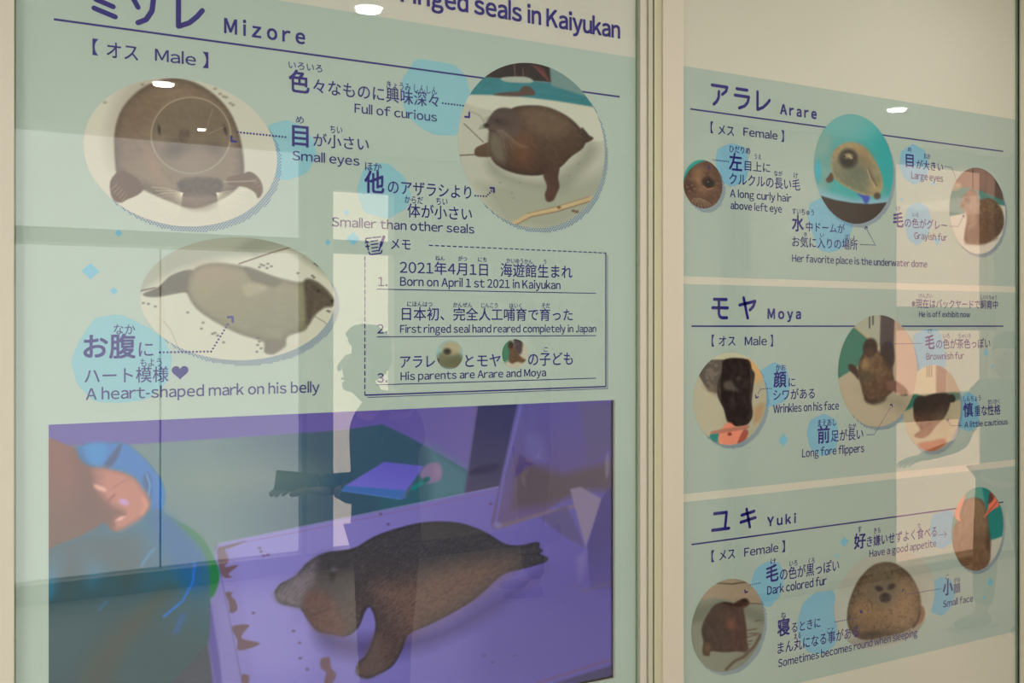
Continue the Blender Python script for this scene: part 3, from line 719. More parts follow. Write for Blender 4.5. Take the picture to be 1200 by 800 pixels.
def face(p):
    x, y = p.x, p.y
    p.grad(150, 270, 240, 150, (176, 176, 156), .7)
    p.specks([(119, 112), (123, 120), (126, 110), (167, 99), (252, 104), (262, 113), (265, 114), (270, 121), (273, 123), (258, 110)], (120, 108, 88), 1.6, .6)
    m = p.poly([(138, 205), (135, 190), (134.5, 155), (144, 126), (167, 103), (196, 92), (220, 94), (245, 106), (268, 129), (281, 160), (286, 195), (282, 215), (262, 232), (228, 244), (199, 236), (168, 222), (148, 210)],
               (116, 98, 78), 1.6, shade=(150, 95, 200, 240, (126, 112, 88)), edge=(16, (84, 72, 58)))
    p.fur(m, (92, 76, 60), (134, 116, 92), (6, 3), .35, 20)
    p.ell(160, 140, 18, 34, (88, 70, 54), 22, .5, 20)
    p.poly([(129, 214), (134, 205), (142, 200), (154, 204), (165, 214), (168, 222), (160, 229), (148, 234), (143, 237), (135, 236), (130, 228)], (92, 72, 54), 1)
    for k in range(5): p.line([(131 + k * 3, 222 + k * 3.3), (137 + k * 3, 216 + k * 3)], .9, (140, 118, 92), .8)
    p.poly([(284, 204), (292, 201), (300, 205), (306, 213), (308, 222), (306, 229), (302, 232), (299, 226), (290, 220), (280, 218), (268, 216), (266, 208)], (94, 76, 56), 1)
    for k in range(4): p.line([(296 + k * 3, 211 + k * 4), (302 + k * 2, 209 + k * 4)], .8, (142, 120, 94), .7)
    m = p.ell(223.6, 158, 46, 44, (104, 91, 72), 2, 1)
    p.fur(m, (90, 78, 62), (120, 106, 84), (5, 4), .3, 60)
    m = p.poly([(182, 160), (186, 185), (198, 205), (210, 225), (222, 229), (250, 229), (262, 215), (270, 190), (266, 160), (245, 168), (225, 180), (205, 170)], (118, 104, 82), 7, .85)
    p.ell(205, 175, 12, 9, (76, 66, 54), 6, .8, -10); p.ell(252, 172, 10, 9, (86, 75, 60), 7, .7)
    p.ell(228, 198, 20, 18, (126, 113, 92), 10, .6)
    p.ell(186.5, 152, 1.6, 5, (44, 36, 32), 1.2, .95, -8); p.ell(264, 152, 1.6, 5.5, (52, 42, 36), 1.2, .9, -14)
    p.ell(216, 158, 5, 6, (80, 64, 52), 3, .7); p.line([(212, 153), (210, 160), (213, 165)], 1, (62, 50, 42), .6); p.line([(220, 153), (221, 161)], 1, (62, 50, 42), .6)
    m = p.poly([(208, 214), (214, 210), (228, 208), (244, 208), (257, 210), (261, 216), (259, 226), (250, 230), (232, 231), (216, 229), (209, 222)], (84, 74, 60), 2.4)
    p.blot(m, (64, 56, 46), 3, .5, .6)
    p.ell(233, 236, 17, 9, (116, 100, 82), 5, .7)
    p.ring(223.8, 158.5, 46.5, 44.5, 1.3, (156, 148, 122), .9, .8)
    p.line([(241, 155), (249, 128)], .8, (150, 140, 116), .5); p.line([(244, 157), (264, 148)], .8, (150, 140, 116), .5)
    p.ell(180, 196, 4, 16, (150, 112, 84), 5, .6, -24)
    for i in range(18):
        a = R(100 + i * 5.6); L = 26 + 14 * ((i * 7) % 5) / 5
        p.line([(214, 226), (214 + L * .45 * math.cos(a), 226 + L * .5 * math.sin(a)), (214 + L * math.cos(a), 228 + L * math.sin(a) * .9)], .45, (208, 200, 172), .7, .5)
        a = R(80 - i * 5.2)
        p.line([(254, 226), (254 + L * .45 * math.cos(a), 226 + L * .5 * math.sin(a)), (254 + L * math.cos(a), 228 + L * math.sin(a) * .9)], .45, (208, 200, 172), .7, .5)
    p.line([(262, 213), (300, 212)], .6, (200, 190, 164), .7)

def belly(p):
    p.poly([(150, 270), (391, 270), (391, 300), (345, 285), (280, 300), (240, 305), (205, 318), (160, 345)], (146, 150, 130), 5, .9, False)
    p.poly([(275, 292), (300, 276), (350, 284), (392, 305), (392, 330), (335, 292), (300, 300)], (122, 128, 108), 4, .6, False)
    p.line([(280, 309), (318, 296), (341, 289.5)], 1.3, (84, 66, 54), .9); p.line([(163, 341), (182, 337)], 1.6, (84, 66, 54), .9)
    p.line([(191, 300), (191, 415)], .8, (176, 150, 126), .4)  # mirrored joint of the window blinds, painted into the print
    p.line([(192, 376), (201, 388), (208, 405)], .7, (120, 112, 92), .6); p.line([(368, 370), (380, 377), (386, 383)], 1, (100, 96, 80), .7)
    p.poly([(224, 316), (202, 322), (191, 331), (184, 337), (169, 343.5), (170, 347), (184, 348), (203, 344.5), (216, 342.5), (226, 344), (232, 330)], (92, 88, 72), 1.2)
    m = p.poly([(218, 334), (226, 316.6), (243, 309), (262.7, 308.6), (288.7, 313), (314.7, 322), (349.3, 330.7), (364.5, 328), (379.7, 337), (390.5, 350), (390, 358), (379.7, 360), (368.8, 368.6), (362, 379), (357, 387), (338, 393.5), (333, 404), (321, 414), (310, 412), (309.5, 401), (280, 391), (254, 378), (232, 363), (221.5, 348)],
               (134, 126, 96), 1.8, shade=(260, 310, 280, 400, (116, 116, 88)), edge=(9, (98, 94, 74)))
    p.fur(m, (120, 114, 88), (142, 134, 104), (7, 3), .3, 12)
    p.ell(252, 322, 24, 13, (140, 124, 100), 8, .6, 10)
    p.poly([(287, 313), (300, 316), (316, 323), (330, 330), (322, 336), (308, 334), (295, 329), (289, 321)], (96, 92, 72), 2.2, .85)
    p.poly([(285, 338), (293, 332), (306, 333), (312, 338), (300, 344), (290, 347)], (156, 148, 118), 2.5, .6); p.blot(p.ell(298, 339, 15, 8, (140, 132, 104), 3, .2), (176, 166, 138), 4, .5, .7)
    m = p.poly([(357, 329), (366, 328), (379.7, 337), (390.5, 350), (390, 358), (379.7, 360), (368.8, 368.6), (360, 380), (358, 350)], (76, 68, 56), 2.5, .95)
    p.fur(m, (58, 50, 42), (96, 86, 70), (4, 2), .5, 40)
    p.ell(373, 341, 1.6, 1.4, (30, 26, 24), .8, .9); p.ell(389, 352.5, 2, 1.6, (40, 34, 30), 1, .9)
    p.poly([(312, 398), (330, 398), (335, 405), (321, 414), (311, 412)], (98, 92, 72), 2, .8)
    sp = [(304, 313), (309, 311), (313, 314), (318, 312), (306, 310), (314, 309), (369, 309), (372, 311), (349, 320), (366, 323), (368, 325), (384, 364), (386, 365), (249, 391), (252, 390), (255, 393), (302, 396), (304, 400), (302, 404), (306, 408), (301, 412), (236, 385), (238, 378), (220, 366), (174, 356), (182, 359), (168, 355), (262, 401)]
    p.specks(sp, (74, 72, 60), 1.1, .85)

def curious(p):
    p.poly([(540, 60), (720, 60), (720, 108), (640, 96), (565, 90.5), (555, 100), (540, 110)], (50, 44, 44), 1.2, 1, False)
    p.line([(602.5, 75), (604, 91)], 1.2, (122, 84, 72), .9); p.line([(612.5, 80), (613.5, 91)], 1.2, (122, 84, 72), .9)
    for k in range(5): p.line([(624 + 3 * k, 76 + k), (636 + 2 * k, 88 + 2 * k)], 1, (128, 70, 64), .8)
    p.poly([(548, 112), (565, 90.5), (600, 93), (646, 97), (690, 112), (700, 126), (670, 121), (622, 114.5), (580, 111), (552, 111)], (52, 112, 116), .9, 1, False)
    p.fur(p.poly([(548, 112), (565, 90.5), (646, 97), (700, 126), (622, 114.5), (552, 111)], (52, 112, 116), 1, .3, False), (34, 86, 92), (96, 150, 146), (12, 2.4), .5, 8)
    p.poly([(587, 92), (594, 90), (615, 90), (624, 93.5), (622, 97), (600, 96.5), (590, 95)], (150, 158, 142), 1)
    p.poly([(644, 76), (660, 78), (690, 98), (700, 118), (672, 108), (646, 100)], (104, 130, 122), 1.2, 1, False)
    p.fur(p.poly([(644, 76), (660, 78), (690, 98), (672, 108), (646, 100)], (104, 130, 122), 1.2, .2, False), (78, 104, 100), (136, 156, 146), (6, 4), .5, -40)
    p.poly([(578, 110.5), (592, 108), (607, 107), (612, 102), (618, 100.5), (625, 105), (626.5, 111), (616, 112), (600, 113.5), (585, 112.5)], (82, 66, 58), 1)
    p.poly([(530, 116), (552, 111), (600, 113), (650, 118), (700, 127), (720, 165), (690, 166), (684, 150), (560, 126)], (182, 184, 162), 1.5, .8, False)
    p.line([(550, 130), (562, 135), (567, 142), (566, 147)], 1.6, (128, 130, 112), .7)
    p.poly([(560, 215), (600, 214), (640, 224), (700, 205), (712, 195), (700, 240), (650, 270), (590, 262)], (138, 142, 120), 8, .75, False)
    p.poly([(572, 186), (600, 206), (640, 212), (672, 190), (690, 168), (700, 178), (680, 206), (655, 226), (610, 218), (576, 205)], (120, 122, 104), 6, .6)
    p.line([(600, 263), (622, 251), (652, 245), (672, 239), (694, 232)], 5, (178, 158, 116), .95, 1.2); p.line([(600, 266), (622, 254), (652, 248), (694, 235)], 1.2, (110, 84, 58), .8); p.line([(618, 250), (652, 242), (690, 230.5)], 1, (120, 92, 64), .6)
    p.line([(538.6, 182), (557.5, 181)], 1.1, (66, 48, 42), .95); p.line([(544, 145), (566.5, 166.5)], 1, (78, 64, 56), .9)
    p.poly([(557, 174), (566, 169), (575, 167), (577, 182), (566, 184), (557, 182)], (86, 68, 54), 1)
    p.poly([(681, 150), (686, 153), (690, 158), (695.5, 162), (690, 166), (682, 167)], (66, 54, 46), 1)
    m = p.poly([(601, 126.5), (616, 123.5), (640, 125), (664, 135.5), (679, 149), (685.6, 161), (683.5, 173), (670, 183), (655, 197), (634, 205), (610, 204.5), (590, 198), (578, 189), (573, 176), (572.5, 161), (575, 150), (590, 135)],
               (80, 66, 54), 1.2, shade=(640, 120, 600, 210, (72, 56, 46)), edge=(7, (60, 50, 43)))
    p.fur(m, (62, 50, 42), (98, 84, 66), (4, 2.4), .4, 35)
    p.poly([(573.5, 158), (582, 156), (590, 166), (592, 190), (580, 186), (573, 174)], (108, 104, 88), 5, .7)
    p.poly([(600, 164), (612, 154), (622, 158), (624, 176), (618, 194), (606, 192), (600, 180)], (112, 76, 56), 7, .5)
    p.poly([(612, 130), (640, 128), (664, 142), (660, 158), (635, 160), (616, 146)], (128, 108, 82), 6, .3); p.blot(p.ell(640, 145, 26, 16, (100, 82, 64), 4, .1, 20), (150, 130, 96), 5, .52, .55)
    m = p.poly([(568, 146.5), (571, 142), (575, 135), (582, 128), (592, 126), (602, 129), (608, 137), (611, 150), (606, 160), (592, 160), (580, 155), (573, 152)], (74, 64, 58), 1.3, shade=(590, 128, 592, 160, (86, 72, 62)))
    p.ell(586, 143, 12, 4, (56, 50, 48), 3, .7, 12); p.ell(583, 141.5, 1.8, 1.5, (26, 22, 24), .8, .9); p.ell(570, 147, 3.4, 2.4, (40, 34, 34), 1, .9)
    p.line([(572, 152), (580, 154)], 1, (40, 34, 34), .7)
    for i in range(7): p.line([(582 + i * 1.2, 152), (590 + i * 3, 163 + i), (592 + i * 4.4, 176 - i * .6)], .45, (170, 160, 138), .4, .45)
    for i in range(3): p.line([(570, 150), (563 - i, 147 + 2 * i)], .6, (70, 60, 56), .6)
    m = p.poly([(637, 203), (655, 194), (654, 208), (655.6, 218), (652, 228), (648, 235), (641, 236), (638.5, 228), (641, 218)], (80, 62, 54), 1.2)
    p.fur(m, (62, 48, 42), (98, 78, 66), (3, 2), .4, 80)
    p.specks([(609, 214), (600, 226), (602, 232), (667, 206), (678, 192), (586, 214)], (112, 112, 94), .9, .6); p.specks([(655, 243), (672, 247), (676, 248)], (78, 54, 40), 1.6, .7)

def mini_arare(p):
    p.ell(527, 421, 15.5, 11, (104, 108, 84), 2, 1); p.ell(529, 408, 12, 8, (162, 146, 108), 2.5, .8); p.ell(532, 424, 12, 5, (92, 92, 66), 3, .7)
    p.ell(524, 412, 5, 4.4, (70, 70, 58), 1.4, 1); p.ring(524, 412, 5.2, 4.6, 1, (138, 128, 96), .8, .8); p.ell(524.5, 411.5, 2, 1.6, (44, 44, 40), 1, .9)
    p.ell(512.5, 423, 2.2, 3, (74, 52, 46), 1, .9); p.ell(536, 430, 4, 2, (110, 88, 62), 1, .8, 20)
def mini_moya(p):
    p.poly([(586, 398), (600, 400), (598, 420), (586, 424)], (70, 118, 92), 2); p.poly([(602, 397), (612, 397), (611, 414), (604, 412)], (76, 68, 70), 1.5)
    p.poly([(600, 402), (604, 408), (607, 414), (612, 419), (616, 422), (612, 425), (606, 424), (600, 426), (596, 422), (597, 412), (595, 406)], (94, 76, 58), 1.2); p.ell(598.5, 404, 3, 4, (56, 46, 40), 1, .9)

def curly(p):
    p.poly([(797, 185), (825, 184), (838, 194), (828, 192), (812, 200), (804, 208), (800, 218), (797, 220)], (44, 146, 132), 1.2, 1, False)
    m = p.ell(832, 222, 32, 34, (92, 70, 56), 1.4, 1) * 0 + 1
    p.c[:] = p.c
    m = p.poly([(798, 222), (804, 210), (808, 200), (820, 194), (833, 191), (850, 200), (852, 240), (830, 252), (800, 240)], (92, 70, 56), 1.2)
    p.fur(m, (70, 52, 44), (122, 92, 70), (4, 2.5), .5, 30)
    p.poly([(814, 200), (822, 196), (824, 210), (820, 222), (812, 216)], (142, 108, 78), 5, .7); p.ell(823, 222, 9, 5, (130, 96, 72), 5, .6)
    p.ell(809.5, 219, 7.5, 6, (64, 48, 42), 4, .7); p.specks([(806, 219), (811, 217), (814, 221), (808, 224)], (140, 110, 86), .9, .7)
    p.ell(830, 214, 7.4, 6.2, (58, 42, 36), 2, .95, 25); p.ell(831.5, 215, 4.6, 4, (20, 16, 16), 1, 1); p.line([(824, 218), (829, 222), (836, 220)], 1.1, (158, 124, 98), .8); p.ell(829.6, 213, .9, .8, (170, 160, 140), .6, .8)
    for i in range(7): p.line([(812 + i * 1.4, 232), (812 + i * 3.2, 238), (810 + i * 4.4, 246)], .5, (168, 150, 120), .7, .5)

def dome(p):
    p.grad(960, 140, 1040, 190, (44, 146, 142), .9)
    p.poly([(975, 130), (1018, 130), (1012, 160), (985, 172), (968, 160)], (118, 158, 150), 14, .6)
    p.poly([(952, 166), (972, 156), (976, 190), (970, 222), (952, 216)], (128, 150, 134), 5, .7); p.ell(958.5, 200, 4, 13, (66, 158, 172), 1.6, .9)
    p.fur(np.ones(len(p.x)), (40, 124, 124), (96, 168, 160), (24, 20), .25, 30)
    p.poly([(952, 214), (965, 224), (1000, 233), (1046, 230), (1046, 244), (996, 240), (954, 230)], (136, 162, 172), 4, .8, False)
    p.poly([(950, 228), (964, 230), (980, 234.5), (1000, 237.8), (1020, 239), (1050, 236), (1050, 270), (950, 270)], (58, 50, 46), .9, 1, False)
    p.poly([(1004, 226), (1012, 228), (1019, 228), (1018, 236), (1014, 238.5), (1010, 232)], (58, 70, 156), 1, .95)
    p.poly([(974, 202), (977, 206), (976, 212), (970, 214), (968, 210), (971, 206)], (84, 64, 50), 1)
    m = p.poly([(973.7, 187.5), (977.5, 176), (988.8, 167.8), (1002, 167), (1015, 174), (1026, 189), (1032.8, 204), (1034, 219), (1026, 228.8), (1011, 228), (996, 221.5), (981, 212), (974.7, 200.6)],
               (160, 140, 102), 1.2, shade=(1005, 170, 990, 215, (104, 108, 86)), edge=(4, (150, 132, 96)))
    p.fur(m, (110, 100, 76), (182, 160, 118), (4, 3), .3, 50)
    p.ell(1003, 200, 17, 13, (88, 98, 84), 9, .75, 30); p.ell(1012, 183, 12, 8, (120, 98, 72), 7, .5, 50)
    p.ell(1026, 222, 9, 7, (168, 144, 100), 4, .6)
    p.ell(994, 185.8, 11, 11.5, (62, 60, 52), 2.4, 1); p.ell(993.4, 188, 6.5, 6, (52, 52, 48), 2, .9); p.ell(994, 182.6, 5, 3, (164, 146, 112), 1.6, .8); p.ell(997.5, 185, 1.2, 3.6, (190, 170, 130), 1, .7, -40)
    p.ell(989.5, 183, 1.1, 1.1, (24, 24, 24), .6, .9); p.ell(999, 187.5, 1.1, 1.1, (24, 24, 24), .6, .9)
    p.line([(1018, 198), (1022, 208), (1027.5, 217.5)], 1.8, (98, 78, 58), .85, 1); p.line([(1016.5, 199), (1020, 210), (1025.5, 219)], .8, (196, 172, 130), .7)
    p.ell(1028, 229.5, 4, 4, (74, 58, 48), 1.4, .95)

def grey(p):
    p.poly([(1108, 190), (1180, 190), (1180, 236), (1150, 226), (1108, 226)], (118, 96, 84), 1.5, 1, False)
    p.line([(1140, 196), (1140, 226)], 1.4, (66, 60, 54), .8); p.poly([(1166, 200), (1174, 215), (1176, 240), (1166, 234)], (76, 62, 56), 1.5, .9, False)
    p.poly([(1108, 222), (1130, 219), (1150, 224), (1178, 236), (1178, 241), (1150, 236), (1132, 240), (1130, 250), (1108, 254)], (52, 114, 106), 1, 1, False)
    p.poly([(1106, 218), (1118, 214), (1126, 216), (1124, 222), (1108, 224)], (150, 136, 108), 1.5, .8)
    m = p.poly([(1152.5, 233), (1160, 232.5), (1167.5, 237), (1175, 248), (1176, 265), (1167.5, 278), (1152.5, 285.6), (1132, 284.5), (1130.5, 273), (1133.8, 254), (1130, 246), (1126, 240.6), (1128, 233), (1132, 227), (1139.4, 222), (1145, 227), (1147, 234)], (92, 72, 58), 1.2, shade=(1130, 250, 1172, 260, (74, 58, 46)))
    p.poly([(1126, 240), (1132, 227), (1139.4, 222), (1145, 228), (1146, 238), (1143, 262), (1134, 268), (1133.8, 254)], (126, 104, 84), 3, .85)
    p.fur(m, (62, 48, 38), (112, 92, 70), (3, 2.4), .45, 60); p.blot(p.ell(1160, 244, 13, 12, (96, 80, 56), 3, .2), (158, 140, 92), 3.4, .48, .8)
    p.ell(1134, 235, 3.2, 3.2, (58, 44, 40), 1.4, .8); p.ell(1128, 241, 2.4, 2, (66, 50, 46), 1, .8); p.line([(1132, 285), (1152, 286), (1168, 279)], 2, (98, 84, 68), .6, 2)

def moya_face(p):
    p.poly([(810, 405), (900, 405), (900, 421), (810, 421)], (178, 174, 142), .8, 1, False)
    p.poly([(874, 421), (886, 424), (896, 440), (896, 446), (886, 450), (880, 440)], (192, 152, 98), 1.5)
    p.poly([(884, 450), (898, 446), (898, 500), (876, 510), (880, 480)], (158, 154, 126), 3, .7); p.poly([(884, 478), (896, 472), (894, 488), (884, 496)], (160, 116, 76), 3, .6)
    m = p.poly([(832, 421.4), (850, 421.2), (848, 462), (840, 461), (830, 458), (825, 450.8), (818.9, 439.4), (823, 431)], (84, 76, 68), 1, 1, False)
    p.blot(m, (128, 118, 100), 5, .5, .5); p.ell(835, 459, 10, 2.6, (130, 112, 86), 2, .6, 30)
    m = p.poly([(850, 420.6), (876, 421), (881, 432), (884.5, 438), (883, 452), (881, 470), (882, 486), (876, 497), (863.5, 499.4), (853, 495), (848, 479), (841, 464), (841, 448), (846, 436)], (54, 47, 43), 1)
    p.fur(m, (38, 33, 32), (84, 76, 68), (4, 3), .45, 70)
    p.poly([(848, 449), (856, 446), (862, 452), (866, 459), (858, 457), (850, 456)], (112, 104, 92), 2, .55); p.ell(866, 443, 2, 2.4, (104, 96, 84), 1.4, .5)
    p.ell(849, 461, 3, 2.4, (22, 18, 20), 1, .9); p.ell(879, 457, 2, 2.4, (26, 22, 22), 1, .8); p.line([(852, 484), (866, 487), (879, 484)], 1, (28, 24, 24), .7)
    p.poly([(832, 510), (838, 507), (846, 509), (844, 522), (834, 518)], (10, 122, 112), 1)
    p.poly([(842, 520), (842.5, 508), (850, 497), (856, 495), (864, 502), (872, 504), (876, 506), (874, 514), (866, 522), (850, 523)], (212, 132, 104), 1.2)
    p.poly([(833.6, 505.5), (850, 502), (866, 499.5), (876.6, 498), (876, 502), (860, 505), (836, 508.5)], (166, 112, 92), .9, .95); p.ell(855, 508.5, 2.2, 1.8, (110, 44, 38), 1, .9)
    p.poly([(866, 514), (872, 503), (877, 506), (873, 516), (865, 520)], (140, 74, 62), 1.2, .8)

def moya_main(p):
    p.poly([(975, 360), (1032, 360), (1032, 408), (1022, 400), (1000, 384), (975, 400)], (156, 156, 134), 1.2, 1, False)
    p.poly([(975, 396), (1002, 383), (1018, 398), (1014, 420), (1004, 430), (978, 446)], (66, 112, 94), 1.2, 1, False)
    p.line([(1001, 383), (1020, 398), (1031, 405)], 1.6, (178, 148, 100), .8)
    p.line([(1019, 370), (1019, 384)], 1.4, (44, 42, 44), .9); p.line([(1023, 370), (1023, 380)], 1.4, (44, 42, 44), .9)
    p.poly([(1032, 366), (1049, 370), (1048, 404), (1046, 444), (1036, 420), (1031, 405)], (80, 70, 68), 1.2, 1, False)
    p.poly([(1049, 366), (1080, 380), (1080, 470), (1060, 462), (1050, 445), (1048, 404)], (178, 150, 128), 2, .9, False)
    p.ell(1046, 470, 26, 7, (124, 118, 96), 8, .6, 20)
    p.poly([(1031, 412), (1036, 402), (1042, 400), (1047, 406), (1048, 424), (1042, 430), (1034, 424)], (58, 50, 48), 1.6)
    m = p.poly([(1013, 412.5), (1022, 408), (1028, 410), (1037.5, 422), (1045, 435), (1048, 446), (1046, 458), (1037.5, 465), (1024.4, 471.6), (1014, 468), (1009, 452), (1005.6, 436), (1007, 424)], (104, 82, 60), 1.2, shade=(1015, 420, 1030, 465, (84, 62, 48)), edge=(5, (70, 54, 44)))
    p.fur(m, (68, 54, 44), (132, 110, 78), (3.4, 3), .5, 80); p.ell(1014, 427, 4, 5, (158, 134, 88), 3, .7); p.ell(1014, 441, 7, 5, (72, 72, 54), 4, .7)
    p.ell(1019.8, 407, 8.4, 11, (62, 48, 42), 1.4, 1, 8); p.ell(1019.5, 413, 5, 5, (86, 66, 54), 2.4, .7); p.ell(1016.5, 404, 1.2, 1.2, (20, 16, 16), .7, .8); p.ell(1023, 404.5, 1.2, 1.2, (20, 16, 16), .7, .8)
    p.poly([(994, 428), (998, 426.5), (1003, 430), (1006, 436), (1006, 444), (1002, 440), (996, 434)], (66, 50, 44), 1.1)
    p.poly([(1040, 448), (1048, 446), (1056, 450), (1063, 457), (1063, 463), (1054, 461), (1046, 458), (1040, 455)], (108, 78, 66), 1.2)
    for k in range(4): p.line([(1056 + 2 * k, 461), (1056 + 2 * k, 464)], .6, (60, 48, 44), .8)
    p.poly([(1014, 466), (1026, 470), (1038, 464), (1036, 470), (1024, 474), (1015, 471)], (52, 42, 36), 2, .8)

def moya_small(p):
    p.poly([(1055, 425), (1130, 425), (1130, 462), (1100, 460), (1070, 466), (1055, 470)], (184, 172, 140), 1.5, 1, False)
    for k in (1086.5, 1089, 1091.5): p.line([(k, 428), (k, 441)], .8, (96, 72, 62), .8)
    p.poly([(1097, 424), (1110, 428), (1109, 461), (1097, 460)], (132, 104, 88), 1.2, .95, False); p.poly([(1110, 428), (1130, 440), (1130, 470), (1109, 462)], (140, 128, 102), 1.5, .9, False)
    p.poly([(1056, 466), (1076, 462), (1072, 474), (1064, 480), (1056, 480)], (48, 104, 88), 1.5); p.poly([(1100, 461), (1124, 460), (1124, 468), (1108, 470)], (78, 110, 94), 1.5, .8)
    m = p.poly([(1071, 472), (1076, 465), (1084, 464), (1096, 461), (1108, 460.5), (1114, 466), (1112, 478), (1106, 490), (1098, 498), (1090, 508), (1082, 513), (1073, 512), (1072, 509), (1078, 503), (1071, 490)], (56, 46, 42), 1.2, shade=(1090, 480, 1084, 506, (120, 84, 58)))
    p.fur(m, (38, 32, 30), (78, 66, 58), (3, 2.4), .4, 60)
    p.ell(1077.6, 474.6, 6.8, 11, (44, 37, 36), 1.2, .95, 10); p.ell(1077, 483, 4, 3, (68, 52, 46), 1.4, .8); p.poly([(1111, 464), (1116, 462), (1119.5, 466), (1118, 471), (1112, 470)], (46, 38, 36), 1)
    p.poly([(1076, 520), (1090, 517), (1106, 514), (1108, 520), (1096, 528), (1084, 528)], (150, 84, 58), 1.6, .9); p.ell(1104, 494, 7, 10, (150, 130, 96), 8, .4)

def dark(p):
    p.poly([(805, 675), (900, 675), (900, 706), (870, 706), (840, 700), (812, 704)], (150, 132, 108), 2, .9, False)
    p.line([(838, 683), (858, 684), (880, 681)], 1.2, (72, 66, 54), .9); p.line([(868, 706), (900, 708)], 1, (92, 66, 52), .8)
    p.poly([(808, 714), (840, 706), (880, 712), (898, 722), (898, 732), (860, 720), (808, 730)], (100, 104, 88), 4, .7)
    m = p.poly([(822, 740), (824, 730), (828, 722), (837.4, 709), (850, 705), (860, 706.5), (866, 703), (874, 701), (878, 705), (876, 710), (871.5, 713), (873, 724), (875, 738), (875.5, 752), (877, 760), (873, 764), (864, 763), (848.7, 764), (833, 763), (831, 768), (824, 766.5), (823.5, 758), (824.5, 752)], (66, 54, 46), 1.2, shade=(826, 730, 874, 740, (78, 56, 50)))
    p.fur(m, (46, 38, 32), (88, 72, 58), (4, 3), .45, 70); p.ell(857, 731, 6, 6, (124, 82, 60), 4, .6); p.ell(829, 760, 4, 6, (110, 84, 56), 2.4, .7); p.ell(872, 703.5, 3, 2, (44, 36, 34), 1.2, .8)
    for k, q in enumerate([(878, 738), (880, 742), (877, 746), (884, 744), (879, 751), (876, 755), (884, 737), (888, 727), (886, 742)]): p.ell(q[0], q[1], 3, .8, (84, 64, 50), .8, .8, -10)
    p.line([(851, 784), (860, 775), (872, 769), (884, 757), (891, 744)], 2.6, (72, 48, 38), .8, 1.6); p.blot(p.ell(872, 770, 16, 9, (110, 100, 80), 4, .1, -40), (70, 46, 36), 3, .55, .8)

def roundy(p):
    p.poly([(975, 640), (1096, 640), (1096, 690), (1070, 690), (1040, 655), (985, 690)], (162, 160, 142), 8, .5, False)
    p.poly([(975, 700), (1096, 690), (1096, 770), (975, 770)], (166, 168, 152), 10, .6, False)
    p.ell(1036, 745, 42, 6, (104, 94, 78), 6, .7, -12)
    p.poly([(1074, 712), (1081, 710), (1084, 718), (1081, 728), (1070, 735), (1066, 728)], (126, 96, 72), 1.3)
    m = p.poly([(1040, 658.2), (1054, 662.8), (1067, 674), (1076.8, 692.5), (1079.4, 710), (1077, 722), (1071, 733), (1058, 740.5), (1040, 745), (1014, 749.4), (998, 741.5), (992.6, 724), (996.3, 701), (1006.8, 678.5), (1022.5, 662.8)],
               (104, 90, 70), 1.2, shade=(1036, 665, 1030, 740, (108, 88, 66)), edge=(12, (80, 68, 54)))
    p.ell(1048, 706, 24, 18, (156, 122, 84), 14, .7, -30); p.ell(1012, 716, 12, 10, (150, 118, 82), 8, .6); p.ell(1060, 728, 14, 10, (142, 116, 86), 8, .5); p.ell(1036, 672, 12, 8, (96, 92, 74), 8, .6)
    p.fur(m, (78, 64, 50), (144, 120, 88), (3, 3), .3, 45); p.blot(m, (62, 50, 40), 2.6, .66, .5)
    m = p.ell(1037, 694, 17, 17, (100, 92, 76), 7, .75)
    p.ell(1030.2, 689.5, 4.6, 3, (44, 38, 36), 1.4, .95, 20); p.ell(1044.8, 687, 4.6, 3, (44, 38, 36), 1.4, .95, -30)
    p.ell(1037.4, 700, 7, 6, (62, 58, 52), 2, .95); p.ell(1037.4, 697.6, 3, 2, (28, 26, 28), 1, .9); p.line([(1033, 704), (1037.4, 702), (1042, 703)], 1, (34, 30, 30), .8); p.ring(1037.4, 700, 8.6, 7.6, .8, (132, 118, 92), 1, .6)
    p.ell(1022, 743, 12, 3.4, (66, 56, 48), 2.4, .8, -8); p.line([(1070, 735), (1076, 726), (1078, 718)], 1.8, (58, 46, 40), .8, 1)

